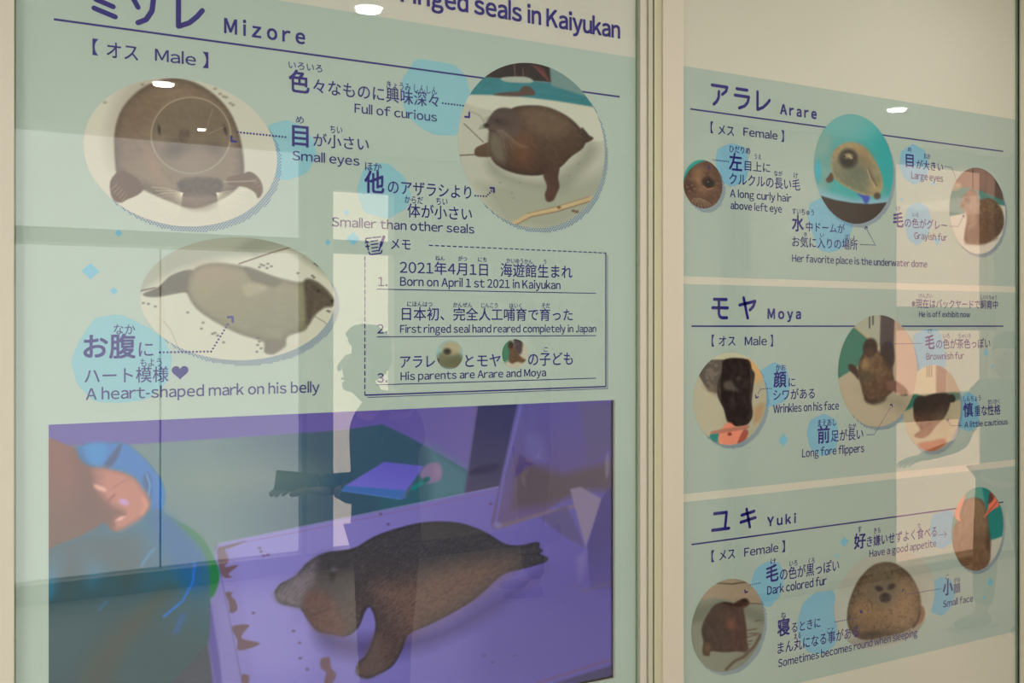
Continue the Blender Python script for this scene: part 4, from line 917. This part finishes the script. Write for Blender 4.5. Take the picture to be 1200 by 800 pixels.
def appetite(p):
    p.poly([(1110, 565), (1180, 565), (1180, 640), (1162, 642), (1158, 600), (1110, 600)], (92, 146, 130), 2, 1, False)
    p.poly([(1150, 565), (1180, 575), (1178, 630), (1166, 634), (1158, 628), (1156, 600)], (10, 122, 112), 1.2, 1, False)
    p.poly([(1110, 595), (1122, 592), (1124, 614), (1118, 622), (1110, 618)], (84, 140, 122), 1.2)
    p.poly([(1158, 634), (1180, 626), (1180, 672), (1158, 672)], (180, 176, 156), 1.4, 1, False)
    m = p.poly([(1128.8, 588), (1137.5, 583.5), (1148, 584), (1154, 590), (1157.6, 605.5), (1159, 620), (1160.5, 634), (1160, 656), (1152, 668), (1144, 669), (1130, 666), (1118, 650), (1116.5, 634), (1118, 618), (1125, 603)], (128, 104, 78), 1.2, shade=(1136, 600, 1140, 664, (108, 82, 60)), edge=(5, (104, 84, 66)))
    p.fur(m, (90, 72, 56), (150, 126, 96), (2.4, 5), .35, 0); p.blot(p.ell(1141, 656, 20, 11, (100, 78, 58), 3, .1), (66, 48, 38), 3, .5, .7); p.ell(1158, 634, 3, 10, (72, 54, 46), 2, .7); p.ell(1140, 632, 9, 7, (96, 80, 64), 6, .5)
    p.poly([(1118, 600), (1122, 588), (1131, 577), (1129, 588), (1125, 600), (1125, 610), (1121, 608)], (226, 140, 110), 1.1)
    p.poly([(1153, 606), (1157, 598), (1159, 586), (1161, 576), (1167, 583), (1171, 592), (1164, 597), (1158, 602)], (226, 112, 84), 1.1); p.poly([(1158, 590), (1160, 577), (1165, 582), (1162, 588)], (84, 58, 50), 1, .9); p.line([(1158, 600), (1168, 588)], 1.2, (110, 60, 48), .7)

photo(lsec, 211, 178.5, 113.5, 86.5, (190, 186, 164), face, 'round print of a seal looking straight at the viewer', halo=.0052)
photo(lsec, 278, 350, 114, 72, (182, 182, 160), belly, 'round print of a seal lying on its back', halo=.0052)
photo(lsec, 622.5, 170.5, 86, 96.5, (166, 168, 148), curious, 'round print of a dark seal resting on ice by the water', halo=.0062)
photo(memo, 526.8, 415.3, 15.6, 17.2, (134, 168, 164), mini_arare, 'tiny round print of a seal under water', .5)
photo(memo, 602.9, 414.2, 14.8, 17, (172, 168, 144), mini_moya, 'tiny round print of an upright seal', .5)
photo(rs[0], 823.3, 215.8, 22.9, 28.4, (92, 70, 56), curly, 'small round print of a seal eye and snout', .6, .0058)
photo(rs[0], 1000, 198, 46.4, 64, (96, 152, 144), dome, 'round print of a seal swimming in turquoise water', .7, .0062)
photo(rs[0], 1145, 247, 32.8, 50.5, (188, 182, 162), grey, 'round print of a grey seal sitting on ice', .7, .0062)
photo(rs[1], 855, 467, 42.8, 54, (168, 162, 134), moya_face, 'round print of a black wrinkled seal face held over a hand', .7, .0062)
photo(rs[1], 1092, 478, 33.6, 50.6, (166, 156, 124), moya_small, 'round print of a dark seal leaning forward', .7, .0062, -.00100)
photo(rs[1], 1028, 434.5, 46.2, 65.5, (166, 154, 126), moya_main, 'round print of a brown seal standing upright', .7, .0062)
photo(rs[2], 852.5, 732.5, 42.7, 54, (124, 126, 108), dark, 'round print of a black seal seen from behind', .7, .0062)
photo(rs[2], 1036, 703, 59, 58, (160, 163, 146), roundy, 'round print of a speckled seal curled into a ball', .7, 0)
photo(rs[2], 1145, 619.5, 30.3, 48.8, (100, 146, 130), appetite, 'round print of a seal fed by gloved hands', .6, .0062)

# ------------------------------------------------------------------ the video screen
DY = .010
def video(p):
    x, y = p.x, p.y
    p.grad(450, 480, 560, 560, (112, 102, 152), .7)
    p.poly([(40, 523), (148, 521), (400, 504), (448, 497), (480, 512), (555, 555), (640, 600), (640, 680), (40, 720)], (48, 78, 98), 1, 1, False, shade=(380, 560, 250, 580, (96, 122, 120)))
    p.poly([(200, 560), (300, 540), (370, 550), (360, 570), (260, 580)], (128, 140, 118), 22, .45); p.poly([(445, 560), (560, 560), (560, 600), (445, 610)], (44, 92, 104), 6, .6, False)
    p.poly([(500, 520), (552, 553), (548, 580), (505, 590)], (86, 122, 132), 8, .7, False)
    p.poly([(561, 470), (608, 470), (586, 575), (544, 580), (548, 553)], (44, 46, 90), 1.2, 1, False, shade=(580, 490, 560, 570, (70, 66, 92)))
    p.poly([(548, 556), (562, 546), (585, 544), (580, 552), (560, 556)], (46, 42, 74), 2, .8); p.line([(558, 474), (546, 575)], 2, (92, 82, 124), .7, 1.2)
    # scale board
    p.poly([(252, 650), (253, 640), (262, 636), (380, 612), (500, 588), (600, 567), (760, 534), (760, 830), (262, 830)], (130, 122, 190), 1.2, 1, False, shade=(300, 650, 700, 740, (92, 82, 148)))
    p.grad(600, 640, 720, 560, (88, 78, 134), .0)
    p.poly([(246, 700), (259, 680), (285, 800), (290, 830), (266, 830)], (126, 118, 176), 1.4, .9, False)
    p.line([(253, 640), (262, 690), (290, 830)], 1.1, (84, 70, 110), .7)
    p.line([(262, 640), (380, 617), (600, 572)], 1.0, (128, 84, 132), .7); p.line([(255, 637), (600, 567)], 1.6, (150, 138, 190), .6)
    p.poly([(300, 690), (340, 700), (372, 745), (352, 790), (300, 780), (270, 720)], (146, 138, 196), 18, .5)
    br = (98, 72, 74)
    for q in ([(255, 644), (262, 642), (268, 656), (264, 664), (279, 662), (268, 672), (272, 676), (260, 674)], [(264, 694), (272, 694), (271, 698), (276, 704), (278, 714), (270, 718), (268, 706)],
              [(272, 734), (292, 732), (286, 740), (284, 748), (305, 754), (280, 762), (278, 750)], [(284, 790), (292, 792), (290, 802), (284, 800)],
              [(376, 772), (386, 770), (388, 782), (394, 790), (388, 802), (380, 800), (382, 788), (376, 782)], [(256, 642), (285, 634), (284, 636), (262, 644)]):
        p.poly(q, br, 1.0, .85, True)
    p.blot(p.poly([(255, 640), (275, 640), (300, 800), (280, 800)], br, 3, .05, False), (124, 84, 74), 5, .62, .9)
    p.specks([(304, 642), (306, 646), (314, 650), (309, 651), (344, 739), (351, 753), (352, 771), (446, 602), (455, 614), (575, 590), (568, 768), (577, 776), (603, 768), (297, 718), (360, 784)], (92, 62, 84), 1.4, .8)
    # clear tub on the right
    p.poly([(607, 470), (760, 470), (760, 575), (690, 560), (640, 600), (590, 618), (578, 620), (575, 612)], (88, 80, 142), 1.2, 1, False, shade=(650, 480, 660, 590, (100, 84, 124)))
    p.poly([(607, 535), (628, 545), (660, 556), (718, 540), (718, 575), (690, 575), (640, 592), (600, 596)], (90, 78, 82), 6, .9, False)
    p.poly([(609, 532), (626, 543), (602, 560)], (72, 60, 116), 1, .8, False); p.poly([(616, 510), (634, 512), (640, 540), (622, 538)], (104, 98, 156), 5, .6)
    p.poly([(678, 472), (722, 472), (722, 520), (690, 545), (686, 520)], (92, 84, 116), 3, .7, False)
    p.line([(611, 473), (590, 560), (581, 612)], 2.4, (104, 102, 178), .8, 1.2); p.line([(584, 617), (631, 603), (700, 586)], 4, (122, 104, 112), .8, 2); p.ell(583, 615, 5, 3.4, (122, 116, 162), 1.5, .8)
    p.poly([(632, 606), (664, 592), (686, 641), (660, 628)], (88, 78, 112), 2, .7, False)
    p.poly([(668, 573), (680, 570), (705, 584), (696, 612), (686, 641)], (132, 118, 140), 1.2, .9, False)
    p.poly([(705, 584), (722, 560), (722, 690), (692, 690), (688, 640)], (74, 66, 112), 1.4, .8, False); p.poly([(676, 652), (688, 644), (684, 680), (676, 682)], (122, 110, 160), 3, .7, False)
    p.line([(672, 686), (688, 692), (722, 680)], 4, (108, 92, 104), .6, 2)
    p.poly([(709, 540), (713, 530), (714, 552), (710, 560)], (130, 124, 142), 1.4, .6)
    p.poly([(560, 690), (640, 670), (722, 650), (722, 800), (560, 800)], (86, 76, 142), 20, .5, False)
    p.line([(630, 800), (718, 772)], 2.2, (110, 70, 92), .6, 1.2); p.poly([(650, 800), (722, 778), (722, 800)], (60, 54, 84), 1.5, .8, False)
    # keeper in a blue waterproof suit
    p.poly([(200, 608), (212, 612), (226, 620), (240, 634), (250, 652), (257, 668), (256, 684), (248, 700), (240, 690), (236, 650)], (24, 112, 62), 1.3)
    m = p.poly([(40, 545), (84, 526), (100, 521), (140, 518.5), (156, 526), (172, 540), (184, 554), (191, 566), (193, 585), (191, 598), (200, 606), (212, 618), (226, 632), (238, 648), (245, 668), (246, 700), (244, 752), (222, 780), (196, 805), (190, 830), (40, 830)], (42, 96, 118), 1.3, shade=(120, 620, 90, 700, (52, 80, 84)))
    p.poly([(86, 525), (140, 519), (160, 529), (180, 550), (191, 568), (193, 585), (189, 598), (172, 590), (150, 560), (110, 548), (94, 538)], (6, 106, 176), 2, .95)
    p.poly([(100, 521), (125, 520), (118, 544), (104, 542)], (30, 132, 190), 3, .7)
    p.poly([(137, 524), (143, 521), (136, 540), (124, 551), (118, 550)], (34, 64, 104), 1.5, .9); p.poly([(168, 558), (176, 555), (178, 575), (176, 590), (170, 584)], (26, 70, 118), 2, .8); p.line([(172, 556), (176, 568), (174, 580)], 1.6, (90, 170, 220), .8, 1.2)
    p.poly([(172, 600), (196, 604), (225, 632), (240, 655), (236, 690), (220, 690), (190, 640)], (14, 88, 142), 9, .8)
    p.poly([(57, 660), (70, 645), (76, 652), (68, 690), (57, 700)], (40, 134, 176), 5, .8); p.poly([(92, 648), (112, 650), (116, 680), (104, 690), (96, 670)], (40, 126, 168), 7, .7)
    p.poly([(60, 640), (150, 625), (170, 650), (150, 700), (120, 660), (80, 700), (62, 680)], (62, 78, 78), 9, .7)
    p.line([(228, 660), (226, 682), (214, 704), (192, 722)], 2.2, (28, 110, 220), .95, 1.4); p.line([(166, 662), (174, 650), (180, 644)], 2.4, (60, 140, 190), .7, 2); p.line([(116, 714), (125, 705)], 3, (40, 120, 190), .8, 2); p.line([(206, 740), (214, 722)], 5, (30, 96, 190), .6, 4)
    p.poly([(90, 800), (130, 740), (190, 690), (200, 700), (150, 760), (120, 820)], (70, 76, 66), 9, .7); p.poly([(60, 690), (110, 670), (130, 700), (90, 760), (60, 780)], (54, 84, 90), 9, .5)
    p.poly([(196, 805), (244, 752), (249, 800), (252, 830), (190, 830)], (62, 70, 74), 1.4, .9, False); p.line([(243, 752), (252, 800)], .8, (150, 150, 160), .4)
    # arm and hand
    m = p.poly([(40, 520), (84, 523.5), (90, 530), (94, 539), (104, 546), (120, 549), (136, 551.5), (150, 556), (158, 561), (166, 572), (173, 582), (175.5, 592), (171, 601), (163, 608), (150, 615), (139, 621.5), (130, 621), (122, 612), (112, 618), (98, 626), (84, 632), (66, 638), (40, 644)], (122, 76, 60), 1.4, shade=(100, 560, 90, 620, (104, 74, 56)))
    p.poly([(110, 549), (136, 551.5), (158, 561), (173, 582), (175, 592), (163, 608), (139, 621), (134, 610), (146, 600), (130, 590), (112, 570)], (184, 116, 96), 5, .95)
    p.poly([(84, 524), (100, 545), (116, 556), (112, 572), (122, 600), (112, 618), (90, 600), (90, 560)], (96, 60, 50), 10, .6)
    p.line([(134, 580), (124, 590), (134, 598), (146, 602)], 2.4, (130, 62, 56), .75, 1.6); p.line([(150, 562), (140, 566), (132, 572)], 1.4, (150, 84, 70), .7, 1.2); p.line([(120, 598), (130, 604), (134, 616)], 2.6, (110, 64, 52), .7, 1.6)
    p.poly([(110, 567), (122, 571), (124, 576), (113, 573)], (226, 170, 150), 1.5, .8)
    p.ell(145, 588, 6, 3.4, (186, 142, 196), 1.5, .9, 20); p.ell(141, 607.5, 5, 1.7, (238, 180, 172), 1.2, .8, -24); p.line([(168, 584), (172, 592), (166, 602)], 3, (226, 152, 122), .6, 2)
    # notebook, hand and pen
    p.poly([(406, 568), (450, 541), (497, 546), (474, 578), (402, 573)], (92, 86, 178), 1, 1, False, shade=(450, 541, 440, 580, (104, 100, 190)))
    p.poly([(404, 569), (474, 574), (476, 583), (470, 585), (400, 575)], (60, 100, 164), 1, 1, False); p.line([(470, 584.5), (400, 574.5)], 1, (88, 120, 190), .8)
    p.poly([(492, 556), (498, 546), (506, 542), (514, 543), (518, 552), (516, 562), (508, 566), (500, 566), (496, 562)], (122, 104, 140), 1.3); p.ell(512, 552, 5, 8, (144, 124, 146), 3, .6)
    p.line([(502, 561), (484, 572)], 5, (10, 116, 116), .98, 1); p.ell(499, 562, 4, 3, (10, 80, 84), 1, .9, -30); p.line([(484, 568), (476, 578), (472, 582)], 2.2, (96, 92, 112), .7, 1.4)
    # seal
    p.poly([(372, 735), (420, 745), (500, 740), (560, 712), (612, 684), (640, 666), (612, 690), (560, 730), (490, 762), (430, 772), (380, 760)], (74, 64, 112), 10, .75)
    m = p.poly([(321.6, 695), (325, 688), (330, 683), (345, 675.5), (353, 667), (360, 659), (375, 650), (388, 646), (399, 645), (417, 641), (432, 632), (448, 624.5), (472, 617), (499, 611.5), (529, 611.3), (550, 615.5), (571, 624.5), (592, 637), (610, 638.6), (628, 635), (632.5, 637), (632, 641), (636, 645), (633, 649), (642, 653), (640, 658), (630, 661.5), (610, 667), (592, 671.6), (578, 682), (568, 692), (556, 702), (544, 710), (520, 723.5), (500, 733), (481, 741.5), (476, 748), (470, 764), (460, 780), (445, 789), (430, 795), (418, 789), (419, 777), (430, 766), (438, 745), (440, 728), (434, 712), (428, 716), (420, 735), (406, 745), (390, 743), (372, 739), (360, 725), (352, 713), (340, 710), (327, 706)],
               (60, 58, 62), 1.2, shade=(450, 640, 440, 760, (84, 66, 62)), edge=(5, (46, 45, 50)))
    p.poly([(440, 690), (480, 680), (540, 660), (600, 655), (590, 672), (550, 702), (500, 730), (478, 742), (470, 730)], (116, 88, 76), 14, .75)
    p.poly([(322, 695), (340, 680), (360, 662), (372, 654), (368, 680), (356, 700), (352, 712), (338, 709), (326, 705)], (112, 102, 112), 5, .85)
    p.poly([(356, 700), (372, 692), (388, 700), (396, 716), (404, 742), (390, 743), (374, 739), (362, 727)], (98, 64, 60), 5, .85); p.line([(354, 715), (368, 720), (386, 712)], 1.6, (58, 42, 44), .7, 1.4)
    p.fur(m, (38, 38, 44), (108, 102, 108), (3.0, 1.2), .38, -35, .56); p.fur(p.poly([(440, 640), (560, 620), (590, 650), (540, 700), (450, 720)], (60, 58, 62), 8, 0), (44, 42, 46), (112, 102, 98), (4, 1.4), .3, 0, .58)
    p.poly([(372, 655), (395, 648), (412, 655), (420, 680), (410, 700), (392, 700), (380, 685)], (54, 54, 60), 8, .5)
    p.ell(390, 674, 3.4, 7, (30, 28, 32), 2.2, .95, 10); p.ell(391, 667, 3.4, 3, (96, 92, 108), 2, .8)
    p.line([(424, 792), (428, 786)], .7, (60, 46, 42), .7); p.poly([(424, 776), (440, 742), (448, 760), (450, 784), (430, 794), (419, 788)], (96, 82, 76), 5, .6)
    p.line([(606, 650), (632, 649)], 1, (38, 36, 40), .8); p.line([(610, 641), (630, 640)], .8, (38, 36, 40), .7)
    for k in range(4): p.line([(344 + 4 * k, 712), (340 + 3 * k, 736)], .35, (96, 88, 130), .35, .5)
    p.poly([(722, 470), (716, 470), (716, 800), (722, 800)], (30, 28, 44), 1, .6, False)
xa, xb = xe(57, DY) - .012, xe(718.2, DY)
za, zb = U(718, 793, DY)[1], SZ1 + .006
X, Z, Fc = grid(xa, xb, za, zb, DY, 1.15)
px_, py_ = px_of(X, Z, DY)
pt = Paint(px_, py_, (88, 76, 148)); video(pt)
scr = MB().box(xa - .012, xb + .010, DY + .001, DY + .045, za - .010, zb + .012).build('video_screen', mat('black_screen_housing', (.012, .012, .014), .35))
tag(scr, 'wide flat video screen showing a seal pup on a white board', 'screen')
bz = MB(); bz.box(xe(717.4, .0083), SX1 + .006, .0083, .0096, SZ0 - .004, SZ1 + .004); bz.box(SX0 - .006, SX1 + .006, .0083, .0096, SZ0 - .004, SZ0 + .0045)
bz.build('bezel', mat('black_screen_housing', (0, 0, 0)), scr)
to_obj('video_picture', X, Z, Fc, pt.c, DY, VE, scr, 'lit picture of a keeper, a notebook and a dark seal pup', True)
# ------------------------------------------------------------------ people standing in the room, seen in the glass
def skin_mesh(name, joints, edges, m, parent=None, root=0, sub=2, label=None):
    me = bpy.data.meshes.new(name)
    me.from_pydata([j[:3] for j in joints], edges, [])
    me.materials.append(m)
    o = bpy.data.objects.new(name, me); COL.objects.link(o)
    if parent: o.parent = parent
    if label: o['label'] = label
    sk = o.modifiers.new('skin', 'SKIN'); sk.use_smooth_shade = True
    for i, j in enumerate(joints):
        r = j[3] if isinstance(j[3], (tuple, list)) else (j[3], j[3])
        me.skin_vertices[0].data[i].radius = r
        me.skin_vertices[0].data[i].use_root = (i == root)
    s = o.modifiers.new('subdivision', 'SUBSURF'); s.levels = sub; s.render_levels = sub
    return o
def chain(n0, n): return [(n0 + i, n0 + i + 1) for i in range(n - 1)]
def ellipsoid(name, c, r, m, parent, cut=None, spiky=0, seed=1):
    bm = bmesh.new(); bmesh.ops.create_uvsphere(bm, u_segments=32, v_segments=20, radius=1)
    rd = random.Random(seed)
    for v in bm.verts:
        if cut: cut(v)
        k = 1 + (spiky * rd.random() if v.co.z > .35 else 0)
        v.co = Vector((c[0] + v.co.x * r[0] * k, c[1] + v.co.y * r[1] * k, c[2] + v.co.z * r[2] * k))
    me = bpy.data.meshes.new(name); bm.to_mesh(me); bm.free(); me.materials.append(m)
    me.polygons.foreach_set('use_smooth', [True] * len(me.polygons))
    o = bpy.data.objects.new(name, me); COL.objects.link(o); o.parent = parent
    return o
SKIN = mat('skin', (.50, .32, .24), .6)
HAIR = mat('dark_hair', (.03, .025, .02), .6)
def hand(p, d, up, parent, m=SKIN, s=1.0):
    """palm plus five bent fingers; p wrist, d pointing direction, up back of the hand"""
    d = Vector(d).normalized(); up = Vector(up).normalized(); sd = d.cross(up).normalized(); p = Vector(p)
    o = skin_mesh('hand', [(*p, .024 * s), (*(p + d * .045 * s), (.040 * s, .017 * s)), (*(p + d * .085 * s), (.040 * s, .015 * s))], chain(0, 3), m, parent, 0, 1)
    for k, (off, L) in enumerate(((-.030, .062), (-.010, .074), (.010, .070), (.029, .055))):
        a = p + d * .078 * s + sd * off * s; j = []
        for t, dn in ((0, 0), (.4, .04), (.75, .16), (1, .34)):
            j.append((*(a + d * L * t * s - up * L * dn * s + sd * off * .3 * t), .0085 * s * (1 - .25 * t)))
        skin_mesh('finger', j, chain(0, 4), m, o, 0, 1)
    a = p + d * .02 * s - sd * .026 * s
    skin_mesh('thumb', [(*a, .012 * s), (*(a + d * .025 * s - sd * .022 * s - up * .006), .011 * s), (*(a + d * .055 * s - sd * .030 * s - up * .012), .0085 * s)], chain(0, 3), m, o, 0, 1)
def person(loc, face_deg, H, label, top, trousers, arm_l, arm_r, hem=.46, spiky=.1, coat_r=1.0, sleeve=True, stance=.0, hs=1.0, ln=0.0):
    """facing +x before rotation; heights are fractions of H; arm_* = (elbow, wrist) offsets from the shoulder"""
    t = empty('person', loc); t.rotation_euler = (0, 0, R(face_deg)); tag(t, label, 'person')
    h = H
    hip, kn, an, sh, nk, hd = .53 * h, .285 * h, .045 * h, .82 * h, .86 * h, .935 * h
    J = [(0, 0, hip, (.10, .135)), (.0, 0, .63 * h, (.085, .12)), (.01, 0, .74 * h, (.10, .14)), (.0, 0, sh, (.075, .11)), (.005 + ln * .5, 0, nk, .05), (.02 + ln, 0, .895 * h, .052), (.02 + ln, 0, hd, (.085 * hs, .072 * hs)), (.015 + ln, 0, .965 * h, (.075 * hs, .062 * hs))]
    E = chain(0, 8)
    for s, arm in ((1, arm_l), (-1, arm_r)):
        n = len(J); S = Vector((0, s * .17, sh - .01))
        e = S + Vector(arm[0]); wv = e + Vector(arm[1])
        J += [(*S, .052), (*e, .038), (*(e * .4 + wv * .6), .033), (*wv, .024)]; E += [(3, n), (n, n + 1), (n + 1, n + 2), (n + 2, n + 3)]
    for s in (1, -1):
        n = len(J); fx = stance * s
        J += [(0, s * .085, hip - .06, .088), (fx * .5 + .01, s * .095, kn, .056), (fx * .8, s * .1, .2 * h, .054), (fx, s * .1, an + .02, .036), (fx + .06, s * .105, .03, (.038, .028)), (fx + .15, s * .11, .022, (.034, .02))]
        E += [(0, n)] + chain(n, 6)
    body = skin_mesh('body', J, E, SKIN, t, 0)
    # face
    skin_mesh('nose', [(.078 + ln, 0, .948 * h, .007), (.098 + ln, 0, .930 * h, .010), (.088 + ln, 0, .922 * h, .009)], chain(0, 3), SKIN, t, 0, 1)
    for s in (1, -1):
        ellipsoid('eye', (.066 + ln, s * .029, .945 * h), (.010, .013, .007), mat('eye', (.05, .04, .04), .3), t)
        ellipsoid('ear', (.012 + ln, s * .078, .935 * h), (.018, .009, .030), SKIN, t)
    skin_mesh('mouth', [(.076 + ln, -.02, .905 * h, .004), (.084 + ln, 0, .905 * h, .005), (.076 + ln, .02, .905 * h, .004)], chain(0, 3), mat('lips', (.42, .2, .17), .5), t, 0, 1)
    ellipsoid('chin', (.048 + ln, 0, .890 * h), (.034, .036, .026), SKIN, t)
    def cut(v):
        lim = .25 + max(0, v.co.z - .35) * .9
        if v.co.x > lim: v.co.x = lim + (v.co.x - lim) * .12
    ellipsoid('hair', (-.008 + ln, 0, .957 * h), (.102 * hs, .088 * hs, .102 * hs), HAIR, t, cut, spiky)
    # clothes
    c = coat_r
    J2 = [(0, 0, hem * h, (.13 * c, .16 * c)), (0, 0, hip + .02, (.125 * c, .155 * c)), (0, 0, .64 * h, (.115 * c, .145 * c)), (.01, 0, .75 * h, (.12 * c, .155 * c)), (-.02, 0, sh + .005, (.10, .125)), (-.03 + ln * .4, 0, nk - .005, .080)]
    E2 = chain(0, 6)
    for s, arm in ((1, arm_l), (-1, arm_r)):
        n = len(J2); S = Vector((0, s * .17, sh - .01)); e = S + Vector(arm[0]); wv = e + Vector(arm[1])
        en = wv * .92 + e * .08 if sleeve else e * .8 + S * .2
        J2 += [(*S, .066), (*(e if sleeve else en), .054 if sleeve else .056)]; E2 += [(4, n), (n, n + 1)]
        if sleeve: J2 += [(*en, .038)]; E2 += [(n + 1, n + 2)]
    skin_mesh('jacket' if sleeve else 'shirt', J2, E2, top, t, 0)
    J3 = [(0, 0, hip + .03, (.105, .14))]; E3 = []
    for s in (1, -1):
        n = len(J3); fx = stance * s
        J3 += [(0, s * .088, hip - .07, .100), (fx * .5 + .01, s * .096, kn, .072), (fx * .95, s * .1, an + .03, .055)]
        E3 += [(0, n)] + chain(n, 3)
    skin_mesh('trousers', J3, E3, trousers, t, 0)
    for s in (1, -1):
        fx = stance * s; b_ = MB()
        sh_ = skin_mesh('shoe', [(fx - .05, s * .1, .045, (.042, .040)), (fx + .04, s * .105, .040, (.046, .036)), (fx + .15, s * .11, .032, (.044, .028)), (fx + .20, s * .112, .026, (.034, .020))], chain(0, 4), mat('grey_shoe', (.20, .20, .19), .5), t, 0)
        MB().box(fx - .085, fx + .225, s * .108 - .045, s * .108 + .045, 0, .016).build('sole', mat('pale_sole', (.55, .54, .5), .6), sh_)
    for s, arm in ((1, arm_l), (-1, arm_r)):
        S = Vector((0, s * .17, sh - .01)); e = S + Vector(arm[0]); wv = e + Vector(arm[1])
        hand(wv, wv - e, (0, 0, 1) if abs((wv - e).normalized().z) < .8 else (1, 0, 0), t)
    return t
JK = mat('dark_jacket', (.035, .038, .045), .8); TR = mat('dark_trousers', (.03, .03, .035), .8)
p1 = person((1.31, -1.54, 0), 180, 1.62, 'person in a dark jacket facing left, dark outline mirrored below the memo box', JK, TR,
       ((.02, .02, -.27), (.25, -.08, .01)), ((.04, -.0, -.27), (.20, .07, .02)), hem=.44, spiky=.2, coat_r=1.12, hs=1.0, ln=.088)
ph = MB().box(-.035, .035, -.006, .006, -.075, .075).build('phone', mat('black_phone', (.02, .02, .02), .3))
ph.location = (.965, -1.53, 1.10); ph.rotation_euler = (R(12), R(-82), 0); tag(ph, 'black phone held in the hand of the person in the dark jacket', 'phone')
person((4.90, -1.46, 0), 180, 1.60, 'person in a grey shirt reaching an arm forward, mirrored in the right glass', mat('grey_shirt', (.16, .18, .17), .8), mat('grey_trousers', (.12, .13, .13), .8),
       ((.16, .0, -.30), (.34, -.0, -.05)), ((.0, -.02, -.28), (.05, 0, -.24)), hem=.50, spiky=.03, sleeve=False, stance=.08)
person((2.95, -3.3, 0), 200, 1.64, 'person in a dull green jacket standing farther back, faintly mirrored behind the memo box', mat('dull_green_jacket', (.13, .15, .13), .8), TR,
       ((.0, .03, -.27), (.06, -.02, -.23)), ((.0, -.03, -.27), (.06, .02, -.23)), hem=.46, spiky=.04)
